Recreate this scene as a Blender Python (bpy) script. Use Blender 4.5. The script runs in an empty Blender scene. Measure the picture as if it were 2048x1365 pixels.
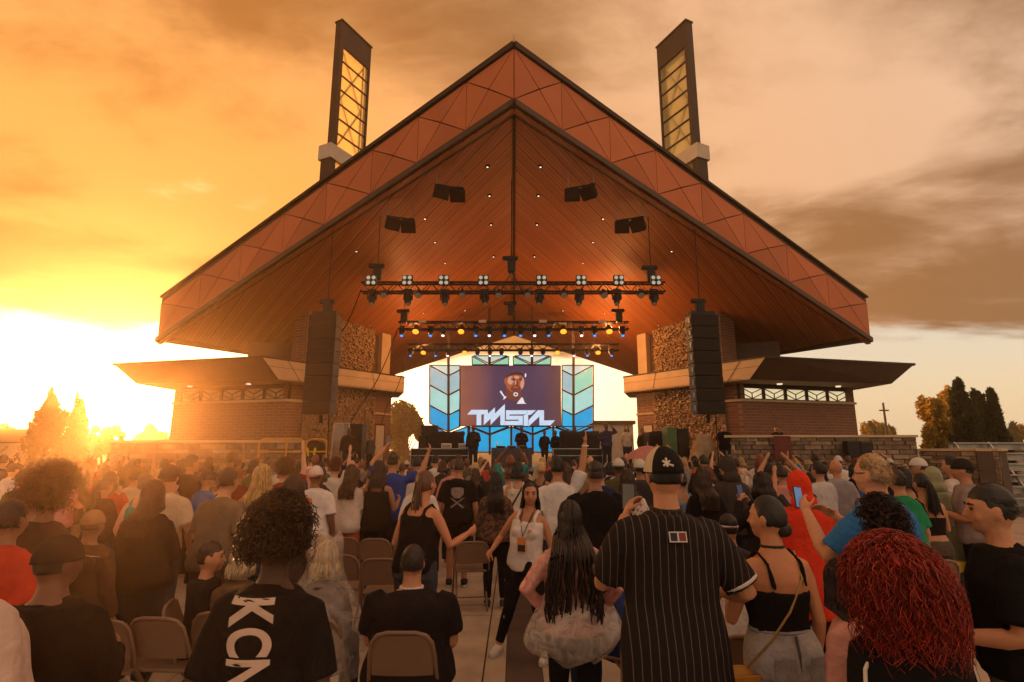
import bpy, bmesh, math, random
import numpy as np
from mathutils import Vector, Matrix, noise as mnoise
random.seed(7); rng = np.random.default_rng(11)
D = bpy.data; S = bpy.context.scene; COL = S.collection
R = math.radians
# ---------------------------------------------------------------- camera
F = 1100.0; PITCH = R(11.2); CAMH = 1.95; CX = 1028.0; CY = 682.5
cam = D.cameras.new('camera'); cam_o = D.objects.new('camera', cam); COL.objects.link(cam_o)
cam.sensor_width = 36; cam.lens = F/2048*36; cam.shift_x = -4/2048; cam.clip_start = .05; cam.clip_end = 6000
cam_o.location = (0, 0, CAMH); cam_o.rotation_euler = (R(90)+PITCH, 0, 0); S.camera = cam_o
# ---------------------------------------------------------------- sun and sky
SUN_AZ = R(-36.0); SUN_EL = R(2.6)          # azimuth from +Y, negative is to the left
SV = Vector((math.sin(SUN_AZ)*math.cos(SUN_EL), math.cos(SUN_AZ)*math.cos(SUN_EL), math.sin(SUN_EL)))
sl = D.lights.new('sun', 'SUN'); sl.energy = 5.0; sl.angle = R(.6); sl.color = (1, .44, .13)
so = D.objects.new('sun', sl); COL.objects.link(so); so.location = SV*60
so.rotation_euler = SV.to_track_quat('Z', 'Y').to_euler()
world = D.worlds.new('World'); S.world = world; world.use_nodes = True
wt = world.node_tree; wt.nodes.clear()
def W(t, **k):
    n = wt.nodes.new(t)
    for a, b in k.items():
        setattr(n, a, b)
    return n
def wl(a, b): wt.links.new(a, b)
def wmath(op, a, b=None, c=None, clamp=False):
    n = W('ShaderNodeMath', operation=op, use_clamp=clamp)
    for i, v in enumerate((a, b, c)):
        if v is None: continue
        if isinstance(v, (int, float)): n.inputs[i].default_value = v
        else: wl(v, n.inputs[i])
    return n.outputs[0]
def wmix(f, a, b):
    n = W('ShaderNodeMix', data_type='RGBA')
    if isinstance(f, (int, float)): n.inputs[0].default_value = f
    else: wl(f, n.inputs[0])
    for i, v in ((6, a), (7, b)):
        if isinstance(v, tuple): n.inputs[i].default_value = (*v, 1)
        else: wl(v, n.inputs[i])
    return n.outputs[2]
def wrange(v, a, b, c=0., d=1., smooth=True):
    n = W('ShaderNodeMapRange', interpolation_type='SMOOTHSTEP' if smooth else 'LINEAR')
    wl(v, n.inputs[0])
    for i, x in enumerate((a, b, c, d)): n.inputs[i+1].default_value = x
    return n.outputs[0]
def build_sky():
    tc = W('ShaderNodeTexCoord'); dirv = tc.outputs['Generated']
    sky = W('ShaderNodeTexSky', sky_type='NISHITA', sun_disc=False, sun_elevation=SUN_EL, sun_rotation=SUN_AZ, air_density=1.4, dust_density=3.0, ozone_density=1.0)
    dot = W('ShaderNodeVectorMath', operation='DOT_PRODUCT'); wl(dirv, dot.inputs[0]); dot.inputs[1].default_value = SV
    c = dot.outputs['Value']
    sep = W('ShaderNodeSeparateXYZ'); wl(dirv, sep.inputs[0]); z = sep.outputs[2]
    zz = wmath('ADD', wmath('MAXIMUM', z, 0.), .16)
    px = wmath('DIVIDE', sep.outputs[0], zz); py = wmath('DIVIDE', sep.outputs[1], zz)
    cmb = W('ShaderNodeCombineXYZ'); wl(wmath('MULTIPLY', px, .62), cmb.inputs[0]); wl(py, cmb.inputs[1]); cmb.inputs[2].default_value = 5.3
    n1 = W('ShaderNodeTexNoise'); n1.inputs['Scale'].default_value = 1.15; n1.inputs['Detail'].default_value = 9; n1.inputs['Roughness'].default_value = .56; n1.inputs['Distortion'].default_value = .35
    wl(cmb.outputs[0], n1.inputs['Vector'])
    n2 = W('ShaderNodeTexNoise'); n2.inputs['Scale'].default_value = 3.1; n2.inputs['Detail'].default_value = 8; n2.inputs['Roughness'].default_value = .6; n2.inputs['Distortion'].default_value = .5
    wl(cmb.outputs[0], n2.inputs['Vector'])
    near = wrange(c, .45, .96)                 # towards the sun
    mid = wrange(c, -.2, .82)
    # cloud cover opens towards the horizon
    cover = wmath('ADD', n1.outputs[0], wrange(z, .07, .30, -.34, .20))
    mask = wrange(cover, .34, .50)
    shade = wmath('ADD', wmath('MULTIPLY', n1.outputs[0], .75), wmath('MULTIPLY', n2.outputs[0], .25))
    t = wrange(shade, .385, .565)
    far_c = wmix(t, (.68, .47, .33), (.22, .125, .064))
    near_c = wmix(t, (1.0, .42, .095), (.47, .17, .034))
    cloud = wmix(mid, far_c, wmix(.5, far_c, near_c))
    cloud = wmix(wrange(c, .62, .93), cloud, near_c)
    # clouds away from the sun, lit full face, brightened to fill facade and crowd
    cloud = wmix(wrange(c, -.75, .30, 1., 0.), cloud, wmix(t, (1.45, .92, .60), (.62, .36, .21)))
    # clear gaps: the physical sky plus the glow of the low sun in the thin air
    skc = W('ShaderNodeMix', data_type='RGBA', blend_type='MULTIPLY'); skc.inputs[0].default_value = 1
    wl(sky.outputs[0], skc.inputs[6]); skc.inputs[7].default_value = (.13, .13, .13, 1)
    clear = W('ShaderNodeMix', data_type='RGBA', blend_type='ADD'); clear.inputs[0].default_value = 1
    wl(skc.outputs[2], clear.inputs[6])
    wl(wmix(near, wmix(wrange(z, 0., .22), (.74, .56, .34), (.58, .54, .47)), (2.8, 2.0, 1.15)), clear.inputs[7])
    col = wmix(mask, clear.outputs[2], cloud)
    # aureole right round the sun
    a1 = wmath('MULTIPLY', wmath('POWER', wmath('MAXIMUM', c, 0.), 90.), 2.2)
    a2 = wmath('MULTIPLY', wmath('POWER', wmath('MAXIMUM', c, 0.), 2600.), 26.)
    au = W('ShaderNodeVectorMath', operation='SCALE'); au.inputs[0].default_value = (1, .66, .26); wl(wmath('ADD', a1, a2), au.inputs['Scale'])
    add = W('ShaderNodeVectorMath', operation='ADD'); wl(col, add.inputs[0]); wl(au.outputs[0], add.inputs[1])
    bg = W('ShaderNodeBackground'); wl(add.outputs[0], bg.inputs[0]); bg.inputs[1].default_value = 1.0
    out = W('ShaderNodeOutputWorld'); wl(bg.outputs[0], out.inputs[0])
build_sky()
vs = S.view_settings; S.display_settings.display_device = 'sRGB'
vs.view_transform = 'Standard'; vs.look = 'None'; vs.exposure = 0.25; vs.gamma = 1; vs.use_curve_mapping = False
S.render.engine = 'CYCLES'; cy = S.cycles
cy.use_denoising = True; cy.denoiser = 'OPENIMAGEDENOISE'; cy.max_bounces = 6; cy.diffuse_bounces = 4; cy.glossy_bounces = 3
cy.transmission_bounces = 4; cy.transparent_max_bounces = 8; cy.volume_bounces = 0; cy.sample_clamp_indirect = 4; cy.sample_clamp_direct = 0
# ---------------------------------------------------------------- pixel to place
CP, SP = math.cos(PITCH), math.sin(PITCH)
def ray(px, py):
    x = (px-CX); y = CY-py
    fwd = F*CP - y*SP; up = F*SP + y*CP
    return x/fwd, up/fwd
def P(px, py, Y):
    a, b = ray(px, py); return Vector((a*Y, Y, CAMH+b*Y))
def PZ(px, py, Z):
    a, b = ray(px, py); Y = (Z-CAMH)/b; return Vector((a*Y, Y, Z))
def PX(px, Y, Z):            # the point at depth Y and height Z that shows in column px
    zc = Y*CP+(Z-CAMH)*SP; return Vector(((px-CX)/F*zc, Y, Z))
# ---------------------------------------------------------------- materials
def nodes(name):
    m = D.materials.new(name); m.use_nodes = True; t = m.node_tree
    b = t.nodes['Principled BSDF']
    return m, t, b
def N(t, ty, **k):
    n = t.nodes.new(ty)
    for a, b in k.items(): setattr(n, a, b)
    return n
def lk(t, a, b): t.links.new(a, b)
def mixc(t, f, a, b, blend='MIX'):
    n = N(t, 'ShaderNodeMix', data_type='RGBA', blend_type=blend)
    for i, v in ((0, f), (6, a), (7, b)):
        if isinstance(v, tuple): n.inputs[i].default_value = (*v, 1)
        elif isinstance(v, (int, float)): n.inputs[i].default_value = v
        else: lk(t, v, n.inputs[i])
    return n.outputs[2]
def noise_n(t, scale, detail=5, coord='Object', vec=None, rough=.55, dist=0.):
    n = N(t, 'ShaderNodeTexNoise'); n.inputs['Scale'].default_value = scale; n.inputs['Detail'].default_value = detail
    n.inputs['Roughness'].default_value = rough; n.inputs['Distortion'].default_value = dist
    if vec is None:
        tc = N(t, 'ShaderNodeTexCoord'); vec = tc.outputs[coord]
    lk(t, vec, n.inputs['Vector']); return n.outputs[0]
def bump(t, b, h, strength, dist=.02):
    n = N(t, 'ShaderNodeBump'); n.inputs['Strength'].default_value = strength; n.inputs['Distance'].default_value = dist
    lk(t, h, n.inputs['Height']); lk(t, n.outputs[0], b.inputs['Normal'])
_mc = {}
def mat(name, col, rough=.6, metal=0., var=.22, scale=3., bmp=.0, bscale=60., spec=.4, coord='Object'):
    if name in _mc: return _mc[name]
    m, t, b = nodes(name)
    n = noise_n(t, scale, 6, coord)
    r = N(t, 'ShaderNodeMapRange'); lk(t, n, r.inputs[0]); r.inputs[1].default_value = .3; r.inputs[2].default_value = .7
    lo = tuple(c*(1-var) for c in col); hi = tuple(min(1, c*(1+var*.8)) for c in col)
    lk(t, mixc(t, r.outputs[0], lo, hi), b.inputs['Base Color'])
    b.inputs['Roughness'].default_value = rough; b.inputs['Metallic'].default_value = metal; b.inputs['Specular IOR Level'].default_value = spec
    if bmp: bump(t, b, noise_n(t, bscale, 4, coord), bmp)
    _mc[name] = m; return m
def emis(name, col, strength, base=(.02, .02, .02)):
    if name in _mc: return _mc[name]
    m, t, b = nodes(name); b.inputs['Base Color'].default_value = (*base, 1)
    n = noise_n(t, 2.5, 3); r = N(t, 'ShaderNodeMapRange'); lk(t, n, r.inputs[0]); r.inputs[3].default_value = .8; r.inputs[4].default_value = 1.15
    mu = N(t, 'ShaderNodeMath', operation='MULTIPLY'); lk(t, r.outputs[0], mu.inputs[0]); mu.inputs[1].default_value = strength
    b.inputs['Emission Color'].default_value = (*col, 1); lk(t, mu.outputs[0], b.inputs['Emission Strength'])
    b.inputs['Roughness'].default_value = .35; _mc[name] = m; return m
def objcol(name, rough=.8, spec=.25, var=.25, scale=7., bmp=.25, bscale=26., sheen=0., sss=0.):
    m, t, b = nodes(name)
    oi = N(t, 'ShaderNodeObjectInfo'); n = noise_n(t, scale, 5)
    r = N(t, 'ShaderNodeMapRange'); lk(t, n, r.inputs[0]); r.inputs[1].default_value = .3; r.inputs[2].default_value = .7
    r.inputs[3].default_value = 1-var; r.inputs[4].default_value = 1+var*.6
    vm = N(t, 'ShaderNodeVectorMath', operation='SCALE'); lk(t, oi.outputs['Color'], vm.inputs[0]); lk(t, r.outputs[0], vm.inputs['Scale'])
    lk(t, vm.outputs[0], b.inputs['Base Color']); b.inputs['Roughness'].default_value = rough; b.inputs['Specular IOR Level'].default_value = spec
    if bmp: bump(t, b, noise_n(t, bscale, 4, dist=.6), bmp, .03)
    if sheen: b.inputs['Sheen Weight'].default_value = sheen
    if sss:
        b.inputs['Subsurface Weight'].default_value = sss; b.inputs['Subsurface Scale'].default_value = .02; b.inputs['Subsurface Radius'].default_value = (1, .35, .2)
    return m
# ---------------------------------------------------------------- mesh helpers
class MB:
    """collects shapes, then links them as one mesh object"""
    def __init__(s): s.v = []; s.f = []; s.mi = []; s.cur = 0
    def add(s, vs, fs):
        o = len(s.v); s.v += [tuple(v) for v in vs]; s.f += [tuple(i+o for i in f) for f in fs]; s.mi += [s.cur]*len(fs); return s
    def box(s, x0, x1, y0, y1, z0, z1):
        return s.add([(x, y, z) for z in (z0, z1) for y in (y0, y1) for x in (x0, x1)],
                     [(0, 2, 3, 1), (4, 5, 7, 6), (0, 1, 5, 4), (2, 6, 7, 3), (0, 4, 6, 2), (1, 3, 7, 5)])
    def obox(s, c, ax, ay, az):      # oriented box from centre and three half axes
        c, ax, ay, az = map(Vector, (c, ax, ay, az))
        vs = [c+ax*i+ay*j+az*k for k in (-1, 1) for j in (-1, 1) for i in (-1, 1)]
        return s.add(vs, [(0, 2, 3, 1), (4, 5, 7, 6), (0, 1, 5, 4), (2, 6, 7, 3), (0, 4, 6, 2), (1, 3, 7, 5)])
    def bar(s, a, b, w, h=None, up=(0, 0, 1)):
        a, b = Vector(a), Vector(b); d = b-a
        if d.length < 1e-6: return s
        h = w if h is None else h; u = Vector(up)
        sd = d.cross(u)
        if sd.length < 1e-5: sd = d.cross(Vector((0, 1, 0)))
        sd.normalize(); u2 = sd.cross(d).normalized()
        return s.obox((a+b)/2, d/2, sd*w/2, u2*h/2)
    def tube(s, pts, r, n=8, cap=True):
        pts = [Vector(p) for p in pts]; k = len(pts); rs = r if isinstance(r, (list, tuple)) else [r]*k
        vs = []; prev = None
        for i, p in enumerate(pts):
            d = (pts[min(i+1, k-1)]-pts[max(i-1, 0)]).normalized()
            if prev is None:
                a = d.orthogonal().normalized()
            else:
                a = prev-d*prev.dot(d); a = a.normalized() if a.length > 1e-5 else d.orthogonal().normalized()
            prev = a; b = d.cross(a)
            for j in range(n):
                th = 2*math.pi*j/n; vs.append(p+(a*math.cos(th)+b*math.sin(th))*rs[i])
        fs = [(i*n+j, i*n+(j+1) % n, (i+1)*n+(j+1) % n, (i+1)*n+j) for i in range(k-1) for j in range(n)]
        if cap: fs += [tuple(range(n-1, -1, -1)), tuple(range((k-1)*n, k*n))]
        return s.add(vs, fs)
    def poly_prism(s, pts, d):       # planar polygon (3D points) extruded by vector d
        pts = [Vector(p) for p in pts]; d = Vector(d); n = len(pts)
        vs = pts+[p+d for p in pts]
        return s.add(vs, [tuple(range(n)), tuple(range(2*n-1, n-1, -1))]+[(i, i+n, (i+1) % n+n, (i+1) % n) for i in range(n)])
    def loft(s, rings, cap=True):    # rings: equal-length loops
        n = len(rings[0]); vs = [p for r in rings for p in r]; k = len(rings)
        fs = [(i*n+j, i*n+(j+1) % n, (i+1)*n+(j+1) % n, (i+1)*n+j) for i in range(k-1) for j in range(n)]
        if cap: fs += [tuple(range(n-1, -1, -1)), tuple(range((k-1)*n, k*n))]
        return s.add(vs, fs)
    def ell(s, c, rx, ry, rz, nu=10, nv=7, M=None):
        c = Vector(c); vs = [Vector((0, 0, -rz))]
        for i in range(1, nv):
            a = math.pi*i/nv-math.pi/2
            for j in range(nu):
                b = 2*math.pi*j/nu; vs.append(Vector((rx*math.cos(a)*math.cos(b), ry*math.cos(a)*math.sin(b), rz*math.sin(a))))
        vs.append(Vector((0, 0, rz)))
        if M is not None: vs = [M @ v for v in vs]
        vs = [v+c for v in vs]; L = len(vs)-1
        fs = [(0, 1+(j+1) % nu, 1+j) for j in range(nu)]
        for i in range(nv-2):
            for j in range(nu):
                a = 1+i*nu; fs.append((a+j, a+(j+1) % nu, a+nu+(j+1) % nu, a+nu+j))
        fs += [(L, L-nu+j, L-nu+(j+1) % nu) for j in range(nu)]
        return s.add(vs, fs)
    def mesh(s, name, mats=(), smooth=False):
        me = D.meshes.new(name); me.from_pydata(s.v, [], s.f)
        for m in (mats if isinstance(mats, (list, tuple)) else [mats]): me.materials.append(m)
        if any(s.mi): me.polygons.foreach_set('material_index', s.mi)
        me.update()
        bm = bmesh.new(); bm.from_mesh(me); bmesh.ops.recalc_face_normals(bm, faces=bm.faces); bm.to_mesh(me); bm.free()
        if smooth: me.polygons.foreach_set('use_smooth', [True]*len(me.polygons))
        return me
    def build(s, name, mats, parent=None, smooth=False, bevel=0.):
        me = s.mesh(name, mats, smooth)
        if bevel:
            bm = bmesh.new(); bm.from_mesh(me); bmesh.ops.bevel(bm, geom=bm.edges[:], offset=bevel, segments=1, affect='EDGES', clamp_overlap=True); bm.to_mesh(me); bm.free()
        return link(name, me, parent)
def link(name, data, parent=None, loc=None, rot=None):
    o = D.objects.new(name, data); COL.objects.link(o)
    if parent is not None: o.parent = parent
    if loc is not None: o.location = loc
    if rot is not None: o.rotation_euler = rot
    return o
def tag(o, label=None, cat=None, group=None, kind=None):
    if label: o['label'] = label
    if cat: o['category'] = cat
    if group: o['group'] = group
    if kind: o['kind'] = kind
    return o
def thing(name, label, cat, loc=(0, 0, 0), rz=0., group=None):
    o = D.objects.new(name, None); COL.objects.link(o); o.location = loc; o.rotation_euler = (0, 0, rz); o.empty_display_size = .1
    return tag(o, label, cat, group)
def copy_tree(o, parent=None):
    c = o.copy(); COL.objects.link(c)
    if parent is not None: c.parent = parent
    for ch in o.children: copy_tree(ch, c)
    return c
# ================================================================ setting
M_conc = mat('concrete', (.40, .30, .22), .85, var=.25, scale=2.2, bmp=.25, bscale=45)
M_conc2 = mat('concrete_band', (.085, .055, .042), .8, var=.25, scale=3, bmp=.2)
M_joint = mat('joint_sand', (.09, .06, .045), .95)
M_dark = mat('dark_bronze', (.035, .020, .014), .55, var=.2, spec=.25)
M_trim = mat('brown_trim', (.075, .040, .024), .6, var=.2)
M_black = mat('black_metal', (.014, .012, .012), .55, var=.3, spec=.3)
M_blackcloth = mat('black_cloth', (.016, .013, .015), .95, var=.4, scale=6, bmp=.5, bscale=9)
M_steel = mat('galvanised_steel', (.42, .40, .38), .45, metal=.7, var=.2)
M_plaster = mat('tan_render', (.50, .36, .23), .8, var=.1, scale=1.5, bmp=.1)
M_grey = mat('light_render', (.50, .42, .34), .8, var=.1)
M_glasslit = emis('lit_pane', (1, .82, .48), .62, (.5, .45, .3))
def wood_mat(name, ang):
    m, t, b = nodes(name); tc = N(t, 'ShaderNodeTexCoord')
    mp = N(t, 'ShaderNodeMapping'); mp.inputs['Rotation'].default_value = (0, 0, R(ang)); lk(t, tc.outputs['Object'], mp.inputs['Vector'])
    mp2 = N(t, 'ShaderNodeMapping'); mp2.inputs['Scale'].default_value = (.25, 7., 1.); lk(t, mp.outputs[0], mp2.inputs['Vector'])
    g = noise_n(t, 2.2, 6, vec=mp2.outputs[0], rough=.6)
    # boards: value per strip across the run
    sx = N(t, 'ShaderNodeSeparateXYZ'); lk(t, mp.outputs[0], sx.inputs[0])
    fl = N(t, 'ShaderNodeMath', operation='MULTIPLY'); lk(t, sx.outputs[1], fl.inputs[0]); fl.inputs[1].default_value = 1/.14
    f2 = N(t, 'ShaderNodeMath', operation='FLOOR'); lk(t, fl.outputs[0], f2.inputs[0])
    fr = N(t, 'ShaderNodeMath', operation='FRACT'); lk(t, fl.outputs[0], fr.inputs[0])
    wn = N(t, 'ShaderNodeTexWhiteNoise', noise_dimensions='1D'); lk(t, f2.outputs[0], wn.inputs['W'])
    gap = N(t, 'ShaderNodeMath', operation='LESS_THAN'); lk(t, fr.outputs[0], gap.inputs[0]); gap.inputs[1].default_value = .09
    c = mixc(t, g, (.29, .088, .030), (.50, .18, .062))
    k = N(t, 'ShaderNodeMapRange'); lk(t, wn.outputs[0], k.inputs[0]); k.inputs[3].default_value = .84; k.inputs[4].default_value = 1.08
    c2 = N(t, 'ShaderNodeVectorMath', operation='SCALE'); lk(t, c, c2.inputs[0]); lk(t, k.outputs[0], c2.inputs['Scale'])
    lk(t, mixc(t, gap.outputs[0], c2.outputs[0], (.15, .05, .02)), b.inputs['Base Color'])
    b.inputs['Roughness'].default_value = .5; b.inputs['Specular IOR Level'].default_value = .3
    bump(t, b, g, .15); return m
M_woodR = wood_mat('cedar_boards_right', -45); M_woodL = wood_mat('cedar_boards_left', 45)
def fascia_mat():
    m, t, b = nodes('copper_panel'); oi = N(t, 'ShaderNodeObjectInfo')
    r = N(t, 'ShaderNodeMapRange'); lk(t, oi.outputs['Random'], r.inputs[0]); r.inputs[3].default_value = .88; r.inputs[4].default_value = 1.1
    n = noise_n(t, 1.3, 6); c = mixc(t, n, (.42, .118, .046), (.54, .168, .070))
    v = N(t, 'ShaderNodeVectorMath', operation='SCALE'); lk(t, c, v.inputs[0]); lk(t, r.outputs[0], v.inputs['Scale'])
    lk(t, v.outputs[0], b.inputs['Base Color']); b.inputs['Roughness'].default_value = .62; b.inputs['Specular IOR Level'].default_value = .25; return m
M_fascia = fascia_mat()
def brick_mat(name, c1, c2, mortar, sc=1.):
    m, t, b = nodes(name); tc = N(t, 'ShaderNodeTexCoord')
    sp = N(t, 'ShaderNodeSeparateXYZ'); lk(t, tc.outputs['Object'], sp.inputs[0])
    ad = N(t, 'ShaderNodeMath', operation='ADD'); lk(t, sp.outputs[0], ad.inputs[0]); lk(t, sp.outputs[1], ad.inputs[1])
    cb = N(t, 'ShaderNodeCombineXYZ'); lk(t, ad.outputs[0], cb.inputs[0]); lk(t, sp.outputs[2], cb.inputs[1])
    bt = N(t, 'ShaderNodeTexBrick'); lk(t, cb.outputs[0], bt.inputs['Vector']); bt.inputs['Scale'].default_value = sc
    bt.inputs['Color1'].default_value = (*c1, 1); bt.inputs['Color2'].default_value = (*c2, 1); bt.inputs['Mortar'].default_value = (*mortar, 1)
    bt.inputs['Mortar Size'].default_value = .014; bt.inputs['Brick Width'].default_value = .30; bt.inputs['Row Height'].default_value = .115; bt.inputs['Bias'].default_value = 0
    n = noise_n(t, 1.1, 5); lk(t, mixc(t, .35, bt.outputs[0], mixc(t, n, tuple(x*.55 for x in c1), tuple(x*1.2 for x in c2))), b.inputs['Base Color'])
    b.inputs['Roughness'].default_value = .85
    inv = N(t, 'ShaderNodeMath', operation='SUBTRACT'); inv.inputs[0].default_value = 1; lk(t, bt.outputs['Fac'], inv.inputs[1]); bump(t, b, inv.outputs[0], .6, .012)
    return m
M_brick = brick_mat('brown_brick', (.155, .062, .038), (.24, .10, .06), (.30, .20, .14))
M_stone = [mat('ledge_stone_%d' % i, c, .9, var=.35, scale=6, bmp=.6, bscale=22) for i, c in enumerate([(.27, .19, .13), (.20, .14, .10), (.34, .25, .17), (.16, .115, .085)])]
M_rough = mat('split_stone', (.36, .23, .13), .85, var=.4, scale=9, bmp=.6, bscale=25)

# ---- ground
g = MB(); g.add([(-900, -60, 0), (900, -60, 0), (900, 1800, 0), (-900, 1800, 0)], [(0, 1, 2, 3)])
M_ground = mat('asphalt_ground', (.085, .068, .052), .9, var=.3, scale=.25, bmp=.3, bscale=30)
tag(g.build('ground', M_ground), kind='structure')
pv = MB(); pv.add([(-24, -1, .004), (19, -1, .004), (19, 19.2, .004), (-24, 19.2, .004)], [(0, 1, 2, 3)])
pav = tag(pv.build('plaza_paving', M_joint), kind='structure')
xs = [-17.4, -14.5, -11.6, -8.7, -5.8, -2.95, -.27]; xs = xs+[.46, 3.2, 6.1, 9., 11.9, 14.8]
ys = [.9, 3.0, 5.0, 7.05, 9.1, 11.2, 13.3, 15.4, 17.5]
for i in range(len(xs)-1):
    if abs(xs[i]+.27) < .01: continue
    for j in range(len(ys)-1):
        s_ = MB().box(xs[i]+.008, xs[i+1]-.008, ys[j]+.008, ys[j+1]-.008, .006, .02+random.uniform(-.002, .002))
        s_.build('paving_slab', M_conc, pav)
for j in range(len(ys)-1):
    MB().box(-.262, -.075, ys[j]+.006, ys[j+1]-.006, .006, .02).build('paving_slab', M_conc, pav)
    MB().box(-.069, .25, ys[j]+.003, ys[j+1]-.003, .006, .021).build('dark_paving_band', M_conc2, pav)
    MB().box(.256, .452, ys[j]+.006, ys[j+1]-.006, .006, .02).build('paving_slab', M_conc, pav)
M_grass = mat('lawn', (.06, .075, .022), .95, var=.4, scale=3, bmp=.8, bscale=60)
gr = MB(); gr.add([(10.2, 8.9, .028), (17, 8.9, .028), (17, 11.6, .028), (10.2, 11.6, .028)], [(0, 1, 2, 3)]); tag(gr.build('lawn_patch', M_grass), kind='structure')
gb = MB()
for k in range(2600):
    x, y = random.uniform(10.3, 16.8), random.uniform(9., 11.5); h = random.uniform(.03, .075); a = random.uniform(0, 6.28); w = .006
    gb.add([(x-w*math.cos(a), y-w*math.sin(a), .028), (x+w*math.cos(a), y+w*math.sin(a), .028), (x+random.uniform(-.03, .03), y+random.uniform(-.03, .03), .028+h)], [(0, 1, 2)])
tag(gb.build('grass', M_grass), 'short green grass beside the stone wall end', 'grass', kind='stuff')

# ---- main roof
YA, YC, YR = 14., 21., 31.1
EPS = Vector((0, 0, 0))
Ab, At = P(1028, 212, YA), P(1028, 88, YA)
Cb, Ct = P(1028+712, 684, YC), P(1028+704, 599, YC)
EZ = Cb.z
RC = P(780, 752, YR); RCx = abs(RC.x); RC = Vector((RCx, YR, EZ))
RR = P(1028, 671, YR); RRz = RR.z
k0 = ((Ab.z-(Ab.z-RRz)*(YC-YA)/(YR-YA))-EZ)/Cb.x; k1 = (RRz-EZ)/RCx
def ridge_z(Y): return Ab.z+(RRz-Ab.z)*(Y-YA)/(YR-YA)
def ceil_z(X, Y):
    t = max(0., (Y-YC)/(YR-YC)); return ridge_z(Y)-(k0+(k1-k0)*t)*abs(X)
def ceil_hit(px, py):
    a, b = ray(px, py); lo, hi = YA, YR
    f = lambda Y: CAMH+b*Y-ceil_z(a*Y, Y)
    for _ in range(60):
        m_ = (lo+hi)/2
        if f(m_) < 0: lo = m_
        else: hi = m_
    return Vector((a*lo, lo, ceil_z(a*lo, lo)))
pavl = thing('stage_pavilion', 'huge copper fronted gable roof with cedar ceiling over the concert stage', 'stage roof', (0, 0, 0))
def mx(v, s): return Vector((v.x*s, v.y, v.z))
for s in (1, -1):
    ab, at, cb, ct = [mx(v, s) for v in (Ab, At, Cb, Ct)]
    nrm = (cb-ab).cross(at-ab).normalized()
    if nrm.y > 0: nrm = -nrm
    # backing slab
    fb = MB().poly_prism([ab, cb, ct, at], -nrm*.35).build('fascia', M_trim, pavl)
    dt = Vector((0, 0, 1))
    # bays
    tx = [1028, 1122.5, 1219, 1312, 1403, 1488, 1574, 1655]; ts = []
    for q in tx:
        lo, hi = 0., 1.
        for _ in range(40):
            m_ = (lo+hi)/2; p_ = Ab.lerp(Cb, m_).lerp(At.lerp(Ct, m_), .5)
            zc = p_.y*CP+(p_.z-CAMH)*SP
            if CX+F*p_.x/zc < q: lo = m_
            else: hi = m_
        ts.append(lo)
    ts[0] = 0.; ts.append(1.)
    topo, boto = .17, .20
    for i in range(8):
        q = []
        for t_ in (ts[i], ts[i+1]):
            b_ = ab.lerp(cb, t_); p_ = at.lerp(ct, t_); h_ = (p_-b_).length
            q.append((b_.lerp(p_, boto/h_), b_.lerp(p_, 1-topo/h_)))
        (b0, t0), (b1, t1) = q; c_ = (b0+b1+t0+t1)/4
        for tri in ((t0, t1), (t1, b1), (b1, b0), (b0, t0)):
            vs_ = [tri[0], tri[1], c_]; ce = (vs_[0]+vs_[1]+vs_[2])/3; sc_ = []
            for v in vs_:
                d = ce-v; sc_.append(v+d*(.011*2.3/max(d.length, .1)))
            m_ = MB().poly_prism([sc_[0]+nrm*.03, sc_[1]+nrm*.03, sc_[2]+nrm*.075], -nrm*.05)
            m_.build('fascia_panel', M_fascia, fb)
    # dark caps
    def band(f0, f1, out, name, m):
        a0, a1 = ab.lerp(at, f0), ab.lerp(at, f1); c0, c1 = cb.lerp(ct, f0*1.15), cb.lerp(ct, 1-(1-f1)*1.15 if f1 > .5 else f1*1.15)
        MB().poly_prism([a0+nrm*out, c0+nrm*out, c1+nrm*out, a1+nrm*out], -nrm*(out+.12)).build(name, m, pavl)
    band(.925, 1.02, .10, 'roof_edge_cap', M_dark)
    band(-.015, .075, .13, 'fascia_lower_trim', M_trim)
    # thin second trim below
    o = -nrm*.02
    MB().bar(ab-Vector((0, 0, .06))+nrm*.02+Vector((0, .12, 0)), cb-Vector((0, 0, .05))+nrm*.02+Vector((0, .12, 0)), .16, .07).build('soffit_trim', M_woodR if s > 0 else M_woodL, pavl)
    # ceiling boards laid at 45 degrees
    poly = [Vector((0.02, YA+.42)), Vector((Cb.x-.55, YC+.02)), Vector((RCx-.05, YR)), Vector((.02, YR))]
    def clip(pl, n, d, keep):
        out = []
        for i in range(len(pl)):
            a, b = pl[i], pl[(i+1) % len(pl)]; da, db = (a.dot(n)-d)*keep, (b.dot(n)-d)*keep
            if da >= 0: out.append(a)
            if (da >= 0) != (db >= 0): out.append(a+(b-a)*(da/(da-db)))
        return out
    n2 = Vector((-1, 1)).normalized(); u = [p.dot(n2) for p in poly]; w = .42; cur = min(u)
    root = None; k = 0
    cb_ = MB()
    pts3 = [Vector((p.x*s, p.y, ceil_z(p.x, p.y)+.06)) for p in poly]
    cb_.poly_prism(pts3, (0, 0, .1)); ceil = cb_.build('ceiling', M_dark, pavl)
    while cur < max(u):
        pl = clip(clip(poly, n2, cur+.006, 1), n2, cur+w-.006, -1)
        if len(pl) >= 3:
            dz = random.uniform(-.004, .006)
            MB().poly_prism([Vector((p.x*s, p.y, ceil_z(p.x, p.y)+dz)) for p in pl], (0, 0, .05)).build('ceiling_board', M_woodR if s > 0 else M_woodL, ceil)
        cur += w
    # eave side and roof deck
    rc = mx(RC, s); ert = Vector((rc.x, rc.y, rc.z+1.0))
    MB().poly_prism([cb, rc, ert, ct], Vector((-s*.12, 0, 0))).build('eave_side', M_trim, pavl)
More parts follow.
